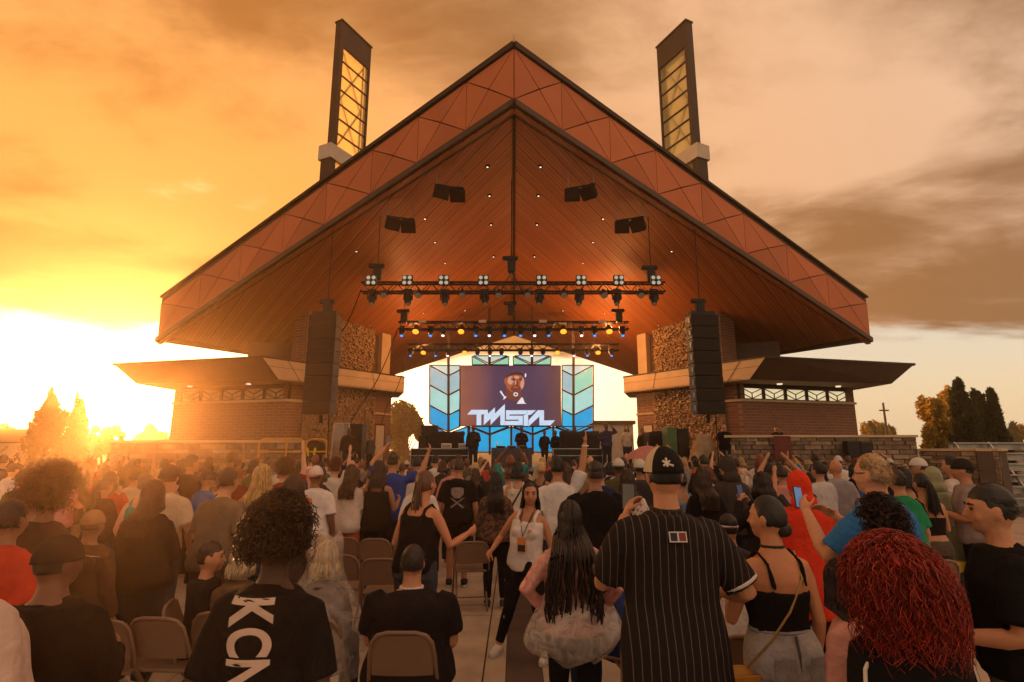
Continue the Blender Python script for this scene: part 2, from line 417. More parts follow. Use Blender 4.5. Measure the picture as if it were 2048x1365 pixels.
    MB().poly_prism([at, ct, ert, Vector((0, YR, RRz+1.3))], (0, 0, -.06)).build('roof_deck', M_dark, pavl)
    MB().poly_prism([Vector((0, YR+.02, RRz)), rc+Vector((0, .02, 0)), ert+Vector((0, .02, 0)), Vector((0, YR+.02, RRz+1.3))], (0, .12, 0)).build('rear_fascia', M_plaster, pavl)
MB().tube([At+Vector((0, .1, -.05)), At+Vector((0, .1, .42))], [.012, .004], 5).build('lightning_rod', M_dark, pavl)
rl = MB(); rl.bar((0, YA+.45, ridge_z(YA+.45)-.03), (0, YR-.1, ridge_z(YR-.1)-.03), .07, .05); rl.build('ridge_strip', M_dark, pavl)
dl = MB(); dl.tube([(0, 0, -.05), (0, 0, .03)], .075, 10); dlm = dl.mesh('downlight', M_dark)
lens = MB(); lens.ell((0, 0, -.045), .035, .035, .02, 8, 5); lensm = lens.mesh('lens', emis('downlight_lamp', (1, .86, .6), 1.6))
for (x, y) in ((975, 332), (979, 390), (850, 436), (982, 448), (870, 483), (713, 501), (890, 525), (987, 512), (743, 530), (658, 597), (697, 629), (739, 649), (847, 625), (930, 620)):
    for s in (1, -1):
        h = ceil_hit(1028+s*(1028-x), y)
        o = link('downlight', dlm, pavl, h); l_ = link('lens', lensm, o)

# ---- lantern towers
M_opal = None
def opal():
    m, t, b = nodes('opal_glass'); tc = N(t, 'ShaderNodeTexCoord')
    n = noise_n(t, .9, 4); c = mixc(t, n, (.93, .78, .45), (.97, .90, .66))
    tr = N(t, 'ShaderNodeBsdfTranslucent'); lk(t, c, tr.inputs[0])
    tp = N(t, 'ShaderNodeBsdfTransparent'); lk(t, c, tp.inputs[0])
    ms = N(t, 'ShaderNodeMixShader'); ms.inputs[0].default_value = .55; lk(t, tr.outputs[0], ms.inputs[1]); lk(t, tp.outputs[0], ms.inputs[2])
    m2 = N(t, 'ShaderNodeMixShader'); m2.inputs[0].default_value = .08; lk(t, ms.outputs[0], m2.inputs[1]); lk(t, b.outputs[0], m2.inputs[2])
    b.inputs['Base Color'].default_value = (.8, .7, .5, 1); b.inputs['Roughness'].default_value = .2
    lk(t, m2.outputs[0], t.nodes['Material Output'].inputs[0]); return m
M_opal = opal()
def tower(s, label):
    YT = 20.
    A = P(1028-s*(-1)*0-343, 42, YT); Zt = A.z
    a_, b_ = ray(1028-285, 97); Yb = (Zt-CAMH)/b_; B = Vector((a_*Yb, Yb, Zt))
    A2 = Vector((A.x, A.y)); B2 = Vector((B.x, B.y)); e = (B2-A2); Wd = e.length; e.normalize(); n = Vector((e.y, -e.x))   # towards +x,-y
    T = thing('lantern_tower', label, 'tower', (A.x*-s if s > 0 else A.x, A.y, 0))
    org = T.location.copy(); sg = -1 if s > 0 else 1
    def pt(u, d, z): q = A2+e*u-n*d; return Vector((q.x*sg, q.y, z))-org
    zb = P(655, 292, YT).z; z0 = 9.3; dep = .34
    def slab(u0, u1, d0, d1, za, zb_, name, m, parent=T):
        return MB().add([pt(u, d, z) for z in (za, zb_) for d in (d0, d1) for u in (u0, u1)], [(0, 2, 3, 1), (4, 5, 7, 6), (0, 1, 5, 4), (2, 6, 7, 3), (0, 4, 6, 2), (1, 3, 7, 5)]).build(name, m, parent)
    slab(-.02, .17, 0, dep, zb, Zt, 'frame_post', M_dark); slab(Wd-.09, Wd, 0, dep, zb, Zt, 'frame_post', M_dark)
    slab(.17, Wd-.09, 0, dep, Zt-1.12, Zt, 'frame_head', M_dark); slab(-.05, Wd+.03, -.04, dep+.04, Zt, Zt+.07, 'cap', M_dark)
    zt = Zt-1.12; rows = 7; hh = (zt-zb)/rows
    for i in range(rows):
        slab(.17, Wd-.09, .06, .075, zb+i*hh+.03, zb+(i+1)*hh-.03, 'pane', M_opal)
        slab(.17, Wd-.09, .02, .09, zb+(i+1)*hh-.03, zb+(i+1)*hh+.03, 'mullion', M_dark)
    br = MB()
    for (za, zc_) in ((zb+.2, zb+hh*3.5), (zb+hh*3.5, zt-.2)):
        br.bar(pt(.3, dep/2, za), pt(Wd-.35, dep/2, zc_), .05, .05); br.bar(pt(Wd-.35, dep/2, za), pt(.3, dep/2, zc_), .05, .05)
    br.bar(pt(Wd-.3, dep/2, zb), pt(Wd-.3, dep/2, zt), .05); br.build('inner_brace', M_dark, T)
    # wider foot
    slab(-.26, Wd+.2, -.12, dep+.2, zb-.62, zb, 'foot_cap', M_grey)
    slab(-.2, .1, -.05, dep+.1, z0, zb-.62, 'foot_post', M_dark)
    slab(.1, .66, 0, .03, z0, zb-.62, 'foot_pane', M_opal); slab(.1, .66, -.02, .05, zb-1.6, zb-1.54, 'mullion', M_dark)
    slab(.66, Wd+.15, -.03, dep+.1, z0, zb-.62, 'foot_stone', M_rough)
    return T
tower(-1, 'tall dark framed lantern tower left of the gable peak, glowing orange'); tower(1, 'tall dark framed lantern tower right of the gable peak, paler glass')

# ---- side wings
def rough_field(name, parent, o, ux, width, height, nrm, du, dv, holes=()):
    """split face stone cladding: one field of small uneven blocks"""
    b = MB(); v = 0.
    while v < height-.02:
        h = min(dv*random.uniform(.7, 1.35), height-v); u_ = 0.
        while u_ < width-.02:
            w_ = min(du*random.uniform(.5, 1.5), width-u_); d = random.uniform(.02, .16)
            c = o+ux*(u_+w_/2)+Vector((0, 0, v+h/2))
            tl = nrm*random.uniform(-.03, .03)
            p = [o+ux*(u_+.004)+Vector((0, 0, v+.004)), o+ux*(u_+w_-.004)+Vector((0, 0, v+.004)), o+ux*(u_+w_-.004)+Vector((0, 0, v+h-.004)), o+ux*(u_+.004)+Vector((0, 0, v+h-.004))]
            f = [q+nrm*(d+random.uniform(-.025, .025))+(c-q)*.12 for q in p]
            b.add(p+f, [(4, 5, 6, 7), (0, 1, 5, 4), (1, 2, 6, 5), (2, 3, 7, 6), (3, 0, 4, 7)]); u_ += w_
        v += h
    return tag(b.build(name, M_rough, parent), kind='stuff')
def wing(s, label):
    Wg = thing('side_wing', label, 'building', (s*11, 23, 0)); org = Wg.location.copy()
    def v3(p, z): return Vector((p[0]*s, p[1], z))-org
    def wall(name, a, b, z0, z1, th, m, parent=Wg):
        a_, b_ = Vector(a), Vector(b); d = (b_-a_).normalized(); n = Vector((d.y, -d.x))*th
        return MB().add([v3(q, z) for z in (z0, z1) for q in (a_, b_, b_-n, a_-n)], [(0, 1, 2, 3), (4, 7, 6, 5), (0, 4, 5, 1), (1, 5, 6, 2), (2, 6, 7, 3), (3, 7, 4, 0)]).build(name, m, parent)
    # plan points, mirrored for the left wing
    zt = 5.4; zb = 4.6
    Ta = P(1247, 754, 26.); zt = Ta.z; zb = P(1247, 786, 26.).z
    def atz(px, py, z): q = PZ(px, py, z); return (q.x, q.y)
    T1v = P(1532, 713, 19.3); B1v = P(1499, 759, 19.95)
    T0 = (Ta.x, 26.); T1 = (T1v.x, T1v.y); T2 = atz(1830, 728, T1v.z); T3 = (T2[0]+.2, T2[1]+7); T4 = (T0[0]+.8, 29.)
    B0 = (Ta.x, 26.); B1 = (B1v.x, B1v.y); B2 = atz(1783, 768, B1v.z); B3 = (B2[0]+.2, T3[1]-.8); B4 = (B0[0]+.8, 28.6)
    top = [T0, T1, T2, T3, T4]; bot = [B0, B1, B2, B3, B4]; n = 5
    tz = [zt, T1v.z, T1v.z, T1v.z+.05, zt]; bz = [zb, B1v.z, B1v.z, B1v.z+.05, zb]
    mats_ = [M_plaster, M_trim, M_trim, M_trim, M_trim]
    for i in range(5):
        j = (i+1) % 5
        a, b, c, d = v3(top[i], tz[i]), v3(top[j], tz[j]), v3(bot[j], bz[j]), v3(bot[i], bz[i])
        inn = (v3((11, 24.5), (zt+zb)/2)-(a+b+c+d)/4).normalized()*.06
        MB().poly_prism([a, b, c, d], inn).build('canopy_face', mats_[i], Wg)
    ctr = Vector((11, 24.5))
    for i, fr in ((0, .28), (0, .62), (0, .86)):
        a = v3(top[0], tz[0]).lerp(v3(top[1], tz[1]), fr); c = v3(bot[0], bz[0]).lerp(v3(bot[1], bz[1]), fr)
        MB().bar(a+Vector((-s*.004, -.004, 0)), c+Vector((-s*.004, -.004, 0)), .015).build('canopy_joint', M_trim, Wg)
    MB().bar(v3(T0, zt).lerp(v3(B0, zb), .42)+Vector((-s*.003, -.003, 0)), v3(T1, tz[1]).lerp(v3(B1, bz[1]), .42)+Vector((-s*.003, -.003, 0)), .012).build('canopy_joint', M_trim, Wg)
    MB().poly_prism([v3(q, z_-.02) for q, z_ in zip(top, tz)], (0, 0, -.05)).build('canopy_roof', M_dark, Wg)
    MB().poly_prism([v3(q, z_+.01) for q, z_ in zip(bot, bz)], (0, 0, .05)).build('soffit', M_plaster, Wg)
    MB().poly_prism([v3(Vector(q).lerp(ctr, -.004), z_+.02) for q, z_ in zip(top, tz)], (0, 0, -.06)).build('canopy_edge', M_dark, Wg)
    # walls
    a = (Ta.x+.62, 26.2); dirv = Vector((T1[0]-T0[0], T1[1]-T0[1])).normalized(); a_ = Vector(a)
    b = a_+dirv*4.9; c = PX(1487, 21.3, 3.); c = (c.x, c.y); d = PX(1714, 22.9, 3.); d = (d.x, d.y); e = (d[0]+.3, 27.5); f = (a[0]+.9, 28.2)
    zl = P(1487, 803, 21.3).z; zbi = zb; zb = B1v.z+.02
    wall('inner_wall', a, b, 0, zbi, .3, M_brick); wall('facet_wall', b, c, 0, zl, .3, M_brick); wall('front_wall', c, d, 0, zl, .3, M_brick)
    wall('end_wall', d, e, 0, zb, .3, M_brick); wall('rear_wall', e, f, 0, zb, .3, M_brick); wall('stage_side_wall', f, a, 0, zb, .3, M_brick)
    # ledge and recessed upper storey
    def off(p, q, k): d_ = (Vector(q)-Vector(p)).normalized(); n_ = Vector((d_.y, -d_.x)); return n_*k
    for p, q in ((b, c), (c, d)):
        o_ = off(p, q, .06); ex = (Vector(q)-Vector(p)).normalized()*.05
        MB().add([v3(w_, z) for z in (zl, zl+.09) for w_ in (Vector(p)+o_-ex, Vector(q)+o_+ex, Vector(q)-o_*5+ex, Vector(p)-o_*5-ex)], [(0, 1, 2, 3), (4, 7, 6, 5), (0, 4, 5, 1), (1, 5, 6, 2), (2, 6, 7, 3), (3, 7, 4, 0)]).build('ledge', M_plaster, Wg)
    o_ = off(c, d, -.12); c2 = Vector(c)+o_; d2 = Vector(d)+o_
    wall('upper_facet', Vector(b)+off(b, c, -.1), Vector(c)+off(b, c, -.1), zl+.09, zb, .2, M_brick)
    dd = (d2-c2); L = dd.length; dd.normalize(); nn = Vector((dd.y, -dd.x))
    wz0, wz1 = zl+.14, zb-.16
    wall('sill', c2, d2, zl+.09, wz0, .2, M_dark); wall('lintel', c2, d2, wz1, zb, .2, M_dark)
    u0, u1 = .10*L*0+.12, L-.16; wwid = (u1-u0)/5
    wall('corner_post', c2, c2+dd*u0, wz0, wz1, .2, M_dark); wall('corner_post', c2+dd*u1, d2, wz0, wz1, .2, M_dark)
    M_pane = M_glasslit if s > 0 else mat('unlit_pane', (.42, .30, .16), .3, spec=.5)
    for i in range(5):
        p0 = c2+dd*(u0+i*wwid+.06); p1 = c2+dd*(u0+(i+1)*wwid-.06)
        wn = wall('window', c2+dd*(u0+i*wwid), p0, wz0, wz1, .16, M_dark)
        wall('pane', p0-nn*.07, p1-nn*.07, wz0+.002, wz1-.002, .02, M_pane, wn)
        wall('frame', p1, c2+dd*(u0+(i+1)*wwid), wz0, wz1, .16, M_dark, wn)
        mu = MB(); q = lambda u_, z_: v3(p0.lerp(p1, u_)-nn*.055, wz0+(wz1-wz0)*z_)
        for (x0, z0_, x1, z1_) in ((0, 1, .5, .52), (1, 1, .5, .52), (.5, .52, .5, 0), (0, .5, .5, 0), (1, .5, .5, 0)):
            mu.bar(q(x0, z0_), q(x1, z1_), .03, .03, up=(nn.x*s, nn.y, 0))
        mu.build('muntin', M_dark, wn)
    # stone pier on the inner wall: below and above the canopy
    na = Vector((dirv.y, -dirv.x)); p0 = a_+dirv*1.2
    rough_field('stone_pier', Wg, v3(p0+na*.02, 1.0), Vector((dirv.x*s, dirv.y, 0)), 3.9, zbi-1.0, Vector((na.x*s, na.y, 0)), .11, .075)
    hi = ceil_z(*(p0+dirv*1.6)[:])-.05
    up0 = a_+dirv*1.3
    wall('upper_pier', up0-na*.1, up0+dirv*3.8-na*.1, zt-.05, hi+.3, .8, M_brick)
    rough_field('upper_stone', Wg, v3(up0-na*.08, zt), Vector((dirv.x*s, dirv.y, 0)), 3.8, hi-zt+.05, Vector((na.x*s, na.y, 0)), .11, .075)
    wall('upper_box', a_+dirv*.15-na*.05, a_+dirv*.75-na*.05, zt-.05, hi-.05, 1., M_plaster); wall('upper_recess', a_+dirv*.75-na*.3, a_+dirv*1.3-na*.3, zt-.05, hi+.2, .6, M_trim)
    wall('upper_core', Vector((9.2, 23.0)), Vector((11.0, 22.4)), zt-.05, ceil_z(10.9, 23.5)-.05, 1.0, M_trim)
    # door, string course, soffit lamps
    dr = wall('door', a_+dirv*.42+na*.012, a_+dirv*.95+na*.012, 1.25, 3.05, .05, M_grey); wall('door_frame', a_+dirv*.36+na*.006, a_+dirv*1.01+na*.006, 1.25, 3.12, .02, M_dark, dr)
    wall('string_course', a_-dirv*.03+na*.05, a_+dirv*1.2+na*.05, 3.55, 3.63, .1, M_plaster)
    for u_ in (.28, .8):
        q_ = c2.lerp(d2, u_)+nn*.45; link('soffit_lamp', None, Wg) if False else MB().tube([v3(q_, zb-.045), v3(q_, zb+.0)], .1, 12).build('soffit_lamp', emis('soffit_lamp_glow', (1, .8, .5), .9), Wg)
    return Wg
wing(1, 'brick and stone wing right of the stage with five lit chevron windows'); wing(-1, 'brick and stone wing left of the stage, darkened against the low sun')

# ---- low stone retaining walls on the right, every ledge stone its own block
def stone_wall(label, A, B, z1, th=.5, z0=0., rnd=1):
    r_ = random.Random(rnd); A, B = Vector(A), Vector(B); d = B-A; L = d.length; d.normalize(); n = Vector((d.y, -d.x, 0))
    T = thing('stone_wall', label, 'wall', A)
    MB().add([Vector((0, 0, z0))-n*.03, d*L-n*.03+Vector((0, 0, z0)), d*L-n*th+Vector((0, 0, z0)), Vector((0, 0, z0))-n*th, Vector((0, 0, z1))-n*.03, d*L-n*.03+Vector((0, 0, z1)), d*L-n*th+Vector((0, 0, z1)), Vector((0, 0, z1))-n*th],
             [(0, 1, 2, 3), (4, 7, 6, 5), (0, 4, 5, 1), (1, 5, 6, 2), (2, 6, 7, 3), (3, 7, 4, 0)]).build('core', M_joint, T)
    z = z0+.02; k = 0
    while z < z1-.02:
        h = min(r_.uniform(.10, .19), z1-z); u = -r_.uniform(0, .25)
        while u < L:
            w = r_.uniform(.28, .75); a, b = max(u, 0), min(u+w, L); u += w
            if b-a < .06: continue
            dp = r_.uniform(.0, .05); tl = r_.uniform(-.012, .012)
            p = [d*(a+.008)+Vector((0, 0, z+.008)), d*(b-.008)+Vector((0, 0, z+.008)), d*(b-.008)+Vector((0, 0, z+h-.008)), d*(a+.008)+Vector((0, 0, z+h-.008))]
            f = [q+n*(dp+r_.uniform(-.012, .012))+((d*((a+b)/2)+Vector((0, 0, z+h/2)))-q)*.05 for q in p]; bk = [q-n*.06 for q in p]
            MB().add(bk+f, [(4, 5, 6, 7), (0, 1, 5, 4), (1, 2, 6, 5), (2, 3, 7, 6), (3, 0, 4, 7), (3, 2, 1, 0)]).build('stone', M_stone[r_.randrange(4)], T)
        z += h
    cp = MB().obox(d*L/2-n*(th/2-.03)+Vector((0, 0, z1+.04)), d*(L/2+.04), n*(th/2+.05), Vector((0, 0, .04))); cp.build('coping', M_plaster, T, bevel=.008)
    return T
w0 = P(1452, 874, 18.6); w1 = P(1836, 877, 18.2)
zw1 = (w0.z+w1.z)/2
stone_wall('tall ledge stone wall below the lit chevron windows', (w0.x, 18.7, 0), (w1.x, 18.3, 0), zw1, z0=.0, rnd=3)
w2 = P(1996, 903, 16.4); stone_wall('lower ledge stone wall in front of the dark conifers', (w1.x+.02, 18.25, 0), (w2.x, 16.4, 0), w2.z, rnd=5)
stone_wall('short end return of the lower ledge stone wall', (w2.x+.02, 16.42, 0), (w2.x+.75, 17.6, 0), w2.z, rnd=9)
stone_wall('low ledge stone wall below the shadowed left wing', (-w1.x, 18.3, 0), (-w0.x, 18.7, 0), zw1*.93, rnd=13)

# ---- stage deck
MB().box(-6.4, 6.4, 18.9, 30.5, .02, 1.22).build('stage_base', M_blackcloth)
tag(D.objects['stage_base'], kind='structure')
MB().box(-6.45, 6.45, 18.85, 30.55, 1.22, 1.26).build('stage_deck', mat('stage_ply', (.035, .028, .028), .5, var=.3)); tag(D.objects['stage_deck'], kind='structure')
for s in (1, -1):
    o = MB().box(*((6.5, 9.0) if s > 0 else (-9.0, -6.5)), 18.95, 22.0, .02, 1.2).build('side_deck', M_blackcloth); tag(o, kind='structure')
    o = MB().box(*((9.05, 13.4) if s > 0 else (-13.4, -9.05)), 17.6, 17.75, .02, 1.0).build('stage_skirt', M_blackcloth)
    tag(o, ('black cloth skirt along the foot of the right stone wall' if s > 0 else 'black cloth skirt along the foot of the left stone wall'), 'skirt')
# ================================================================ stage, rig and props
def hang(T, name, a, b, r=.012, m=None, n=5): return MB().tube([Vector(a)-T.location, Vector(b)-T.location], r, n).build(name, m or M_black, T)
M_lens_b = emis('blue_lens', (.02, .22, 1), 2.2); M_lens_o = emis('amber_lens', (1, .27, .02), 2.4); M_lens_w = emis('white_lens', (1, .66, .70), 3.); M_lens_d = mat('dim_lens', (.55, .5, .42), .25)
M_lens_g = emis('pale_lens', (1, .85, .6), .38)
def truss(name, label, pxa, pxb, py, Y, hpx):
    a, b = P(pxa, py, Y), P(pxb, py, Y); z = a.z; h = hpx/F*Y; x0, x1 = a.x, b.x
    T = thing(name, label, 'truss', ((x0+x1)/2, Y, z), group=None); o = T.location
    ch = [(0, h/2, 0), (0, -h/2, 0), (h*.8, h/2, 0), (h*.8, -h/2, 0)]
    for (dy, dz, _) in ch: MB().tube([Vector((x0, Y+dy, z+dz))-o, Vector((x1, Y+dy, z+dz))-o], .032, 6).build('chord', M_black, T)
    w = MB(); n = int((x1-x0)/h/.9)
    for i in range(n):
        u0, u1 = x0+(x1-x0)*i/n, x0+(x1-x0)*(i+1)/n; f = 1 if i % 2 else -1
        for dy in (0, h*.8): w.tube([Vector((u0, Y+dy, z-f*h/2))-o, Vector((u1, Y+dy, z+f*h/2))-o], .014, 4, False)
        for dz in (-h/2, h/2): w.tube([Vector((u0, Y, z+dz))-o, Vector((u1, Y+h*.8, z+dz))-o], .012, 4, False)
    tag(w.build('lacing', M_black, T), kind='stuff')
    return T, x0, x1, z, h
def lamp(name, label, loc, kind, group, tilt=0., lensm=None, sc=1.):
    T = thing(name, label, 'stage light', loc, group=group); T.scale = (sc,)*3
    if kind == 'mover':       # base box, yoke, tapered head hanging
        MB().box(-.17, .17, -.13, .13, -.12, .0).build('base', M_black, T, bevel=.02)
        for s in (1, -1): MB().box(s*.17-.02, s*.17+.02, -.05, .05, -.42, -.1).build('yoke_arm', M_black, T)
        c, sn = math.cos(tilt), math.sin(tilt)
        def q(d): return (sn*d, -.5*d, -.34-c*d*.87)
        MB().tube([q(-.16), q(-.1), q(.1), q(.3), q(.36)], [.10, .145, .15, .11, .10], 12).build('head', M_black, T, smooth=True)
        MB().tube([q(.362), q(.372)], [.094, .094], 12).build('lens', lensm or M_lens_d, T)
    elif kind == 'quad':      # four-cell blinder
        MB().box(-.2, .2, -.09, .05, -.2, .2).build('housing', M_black, T, bevel=.02)
        for i in (-1, 1):
            for j in (-1, 1): MB().ell((i*.1, -.095, j*.1), .075, .025, .075, 10, 6).build('lens', M_lens_g, T, smooth=True)
    elif kind == 'par':
        MB().tube([(0, .04, .03), (0, 0, -.04), (0, -.10, -.17), (0, -.16, -.25)], [.06, .1, .13, .14], 12).build('can', M_black, T, smooth=True)
        MB().box(-.16, -.14, -.03, .03, -.2, .08).build('yoke', M_black, T); MB().box(.14, .16, -.03, .03, -.2, .08).build('yoke', M_black, T)
        MB().tube([(0, -.161, -.2515), (0, -.166, -.258)], [.125, .125], 12).build('lens', lensm or M_lens_d, T)
    return T
def put(name, lab, px, py, Y, kind, grp, **k): return lamp(name, lab, P(px, py, Y), kind, grp, **k)
ordn = ['first', 'second', 'third', 'fourth', 'fifth', 'sixth', 'seventh', 'eighth', 'ninth', 'tenth', 'eleventh', 'twelfth']
Y1, Y2, Y3 = 17.2, 21.4, 24.2
T1_, x0, x1, z, h = truss('lighting_truss', 'long front lighting truss hanging highest under the cedar ceiling', 722, 1331, 574, Y1, 20)
for i, px in enumerate((743, 815, 888, 967, 1083, 1162, 1237, 1311)):
    put('quad_blinder', 'square four cell blinder on the front truss, %s from the left' % ordn[i], px, 562, Y1-.22, 'quad', 'blinders on the front truss', sc=.85)
    put('moving_head_light', 'large dark moving head under the front truss, %s from the left' % ordn[i], px+(2 if px < 1030 else -4), 580, Y1-.05, 'mover', 'large moving heads on the front truss', tilt=.12*(1 if px < 1030 else -1), sc=.8)
for i, px in enumerate((770, 838, 925, 997, 1055, 1127, 1207, 1280)):
    put('spot_light', 'small dark round spot light under the front truss, %s from the left' % ordn[i], px, 581, Y1, 'par', 'small spot lights on the front truss', sc=.85)
T2_, *_ = truss('lighting_truss', 'middle lighting truss with blue and amber lamps above the video screen', 796, 1258, 651, Y2, 15)
mid = [(805, 'b'), (833, 'o'), (862, 'b'), (887, 'w'), (923, 'o'), (952, 'b'), (979, 'w'), (1009, 'b'), (1041, 'b'), (1069, 'w'), (1097, 'b'), (1126, 'o'), (1162, 'w'), (1188, 'b'), (1217, 'o'), (1244, 'b')]
LB = {'b': ('blue', M_lens_b), 'o': ('amber', M_lens_o), 'w': ('white', M_lens_w)}
cnt = {}
def lit(px, py, Y, c, where, kind, sc):
    cn, lm = LB[c]; k = cnt.get((c, where), 0); cnt[(c, where)] = k+1
    T = put('stage_light', '%s lit stage lamp on the %s, %s %s one from the left' % (cn, where, ordn[k], cn), px, py, Y, kind, '%s lamps on the %s' % (cn, where), lensm=lm, sc=sc)
    return T
for px, c in mid: lit(px, 653, Y2-.05, c, 'middle truss', 'mover' if c != 'o' else 'par', .62 if c != 'o' else 1.0)
T3_, *_ = truss('lighting_truss', 'low rear lighting truss hung just over the chevron backdrop', 815, 1239, 694, Y3, 13)
for px, c in ((822, 'b'), (848, 'o'), (872, 'b'), (896, 'w'), (930, 'o'), (955, 'b'), (980, 'w'), (1003, 'b'), (1041, 'b'), (1063, 'w'), (1086, 'b'), (1114, 'o'), (1147, 'w'), (1174, 'b'), (1195, 'o'), (1222, 'b')):
    lit(px, 697, Y3-.05, c, 'rear truss', 'mover' if c != 'o' else 'par', .55 if c != 'o' else .9)
# added point lights behind the trusses stand in for lamp glow on the ceiling
for (px, py, Y, e) in ((833, 662, Y2, 110), (923, 662, Y2, 60), (1126, 662, Y2, 60), (1217, 662, Y2, 210), (848, 705, Y3, 120), (1195, 705, Y3, 230), (815, 566, Y1, 26), (967, 566, Y1, 26), (1083, 566, Y1, 26), (1237, 566, Y1, 26)):
    l = D.lights.new('added_fill_light', 'POINT'); l.energy = e; l.color = (1, .40, .11) if Y > Y1+1 else (1, .55, .25); l.shadow_soft_size = .15
    o = D.objects.new('added_fill_light', l); COL.objects.link(o); o.location = P(px, py-4, Y+.6)
# signs on the middle truss
for px in (845, 965, 1086, 1205): 
    p_ = P(px, 643, Y2-.12); tag(MB().box(p_.x-.15, p_.x+.15, p_.y-.01, p_.y+.01, p_.z-.055, p_.z+.055).build('rigging_tag', mat('pale_card', (.62, .45, .38), .7)), 'pale rectangular tag clipped on the middle truss above column %s' % {845: 'far left', 965: 'left of centre', 1086: 'right of centre', 1205: 'far right'}[px], 'tag', 'tags on the middle truss')
# chain hoists
def hoist(label, px, py, Y, sc=1., bridle=True):
    p_ = P(px, py, Y); T = thing('chain_hoist', label, 'hoist', p_, group='chain hoists above the rig')
    MB().box(-.13, .13, -.1, .1, -.22, .22).build('motor', M_black, T, bevel=.03); MB().box(-.3, .22, -.07, .07, .2, .34).build('chain_bag', M_black, T, bevel=.03)
    zt = ceil_z(p_.x, p_.y)-p_.z
    MB().tube([(0, 0, .3), (0, 0, zt)], .014, 5).build('chain', M_black, T)
    if bridle:
        for s in (1, -1): MB().tube([(0, 0, -.2), (s*.35, 0, -.85)], .02, 5).build('sling', M_black, T)
    return T
hoist('dark chain hoist over the middle of the front truss', 1023, 533, Y1); hoist('dark chain hoist at the left end of the front truss', 755, 548, Y1, bridle=False); hoist('dark chain hoist at the right end of the front truss', 1302, 552, Y1, bridle=False)
hoist('dark chain hoist over the middle truss centre', 1022, 620, Y2, bridle=False); hoist('dark chain hoist at the left end of the middle truss', 808, 636, Y2, bridle=False); hoist('dark chain hoist at the right end of the middle truss', 1238, 635, Y2, bridle=False)
# line arrays
def line_array(label, px, Y, lean):
    n = 8; top = P(px, 628, Y); bot = P(px, 829, Y); hgt = top.z-bot.z; hb = hgt/n; w = 60/F*Y*.98
    T = thing('line_array', label, 'loudspeaker', (top.x, Y, bot.z), group='hanging line arrays'); T.rotation_euler = (0, 0, lean)
    for i in range(n):
        z = i*hb; y = -.02*abs(i-n*.7)**1.2*.3
        cb = MB().poly_prism([(-w/2, y, z+.004), (w/2, y, z+.004), (w/2-.07, y+.62, z+.03), (-w/2+.07, y+.62, z+.03)], (0, 0, hb-.012)).build('cabinet', M_black, T, bevel=.012)
        gl = MB().box(-w/2+.03, w/2-.03, y-.012, y+.0, z+.03, z+hb-.03); gl.build('grille', mat('grille_cloth', (.02, .014, .012), .9, var=.3, scale=30, bmp=.6, bscale=200), cb)
        MB().box(-w/2-.012, -w/2+.004, y+.1, y+.2, z+hb*.3, z+hb*.7).build('rigging_plate', M_steel, cb)
    MB().box(-w/2+.05, w/2-.05, .05, .6, hgt, hgt+.1).build('bumper_frame', M_black, T)
    MB().box(-.14, .14, .2, .4, hgt+.12, hgt+.45).build('hoist_motor', M_black, T, bevel=.03); MB().box(-.28, .2, .22, .38, hgt+.42, hgt+.56).build('chain_bag', M_black, T, bevel=.03)
    MB().tube([(0, .3, hgt+.5), (0, .3, ceil_z(top.x, Y+.3)-bot.z-.02)], .015, 5).build('chain', M_black, T)
    MB().tube([(.02, .3, 0), (.03, .3, -.25)], .06, 8).build('laser_pod', M_black, T)
    MB().tube([(.28, .3, .02), (.29, .35, -1.2), (.42, .6, -2.4)], .018, 6).build('signal_cable', M_black, T)
    return T
line_array('tall black line array hanging on the left, before the shadowed stone pier', 646, 16.8, -.10); line_array('tall black line array hanging on the right, before the sunlit stone pier', 1409, 16.8, .10)
# speakers under the ceiling edge
def ceil_speakers(label, px, py, s):
    h = ceil_hit(px, py-22); T = thing('ceiling_speaker', label, 'loudspeaker', h-Vector((0, 0, .75)), group='speaker pairs under the roof edge')
    T.rotation_euler = (0, 0, -s*.35)
    for i, (dx, rz, rx) in enumerate(((-.27, .25, .5), (.27, -.3, .75))):
        b = MB().poly_prism([(-.24, -.16, -.2), (.24, -.16, -.2), (.16, .2, -.2), (-.16, .2, -.2)], (0, 0, .4)).build('cabinet', M_black, T, bevel=.015); b.location = (dx, 0, -.05); b.rotation_euler = (rx, 0, rz)
        gl = MB().box(-.21, .21, -.18, -.165, -.17, .17).build('grille', M_dark, b)
    MB().bar((-.45, .05, .2), (.45, .05, .2), .05).build('bracket', M_black, T)
    for dx in (-.4, .4): MB().tube([(dx, .05, .2), (dx, .05, .75+ceil_z(h.x+dx, h.y+.05)-h.z)], .016, 5).build('rod', M_steel, T)
ceil_speakers('black speaker pair hung nearest the ridge on the left slope', 900, 362, -1); ceil_speakers('black speaker pair hung lower on the left slope, tilted cabinets', 803, 426, -1)
ceil_speakers('black speaker pair hung nearest the ridge on the right slope', 1160, 362, 1); ceil_speakers('black speaker pair hung lower on the right slope', 1258, 428, 1)
# loose cables from the truss ends
def cable(label, pts, r=.02): tag(MB().tube([P(*p) for p in pts], r, 6).build('hanging_cable', M_black), label, 'cable')
cable('thick black cable sagging from the left end of the front truss', [(722, 580, 17.2), (705, 625, 17.8), (690, 655, 18.2), (675, 672, 18.6), (665, 690, 19)])
cable('long black cable dropping from the middle truss to stage left', [(795, 660, 21.2), (775, 715, 21.1), (755, 760, 21), (730, 800, 20.8), (700, 845, 20.5)])
cable('thin black cable dropping from the rear truss past the left canopy', [(812, 700, 23.8), (805, 745, 23.7), (795, 775, 23.5), (775, 810, 23.2), (762, 850, 23.0)], .015)
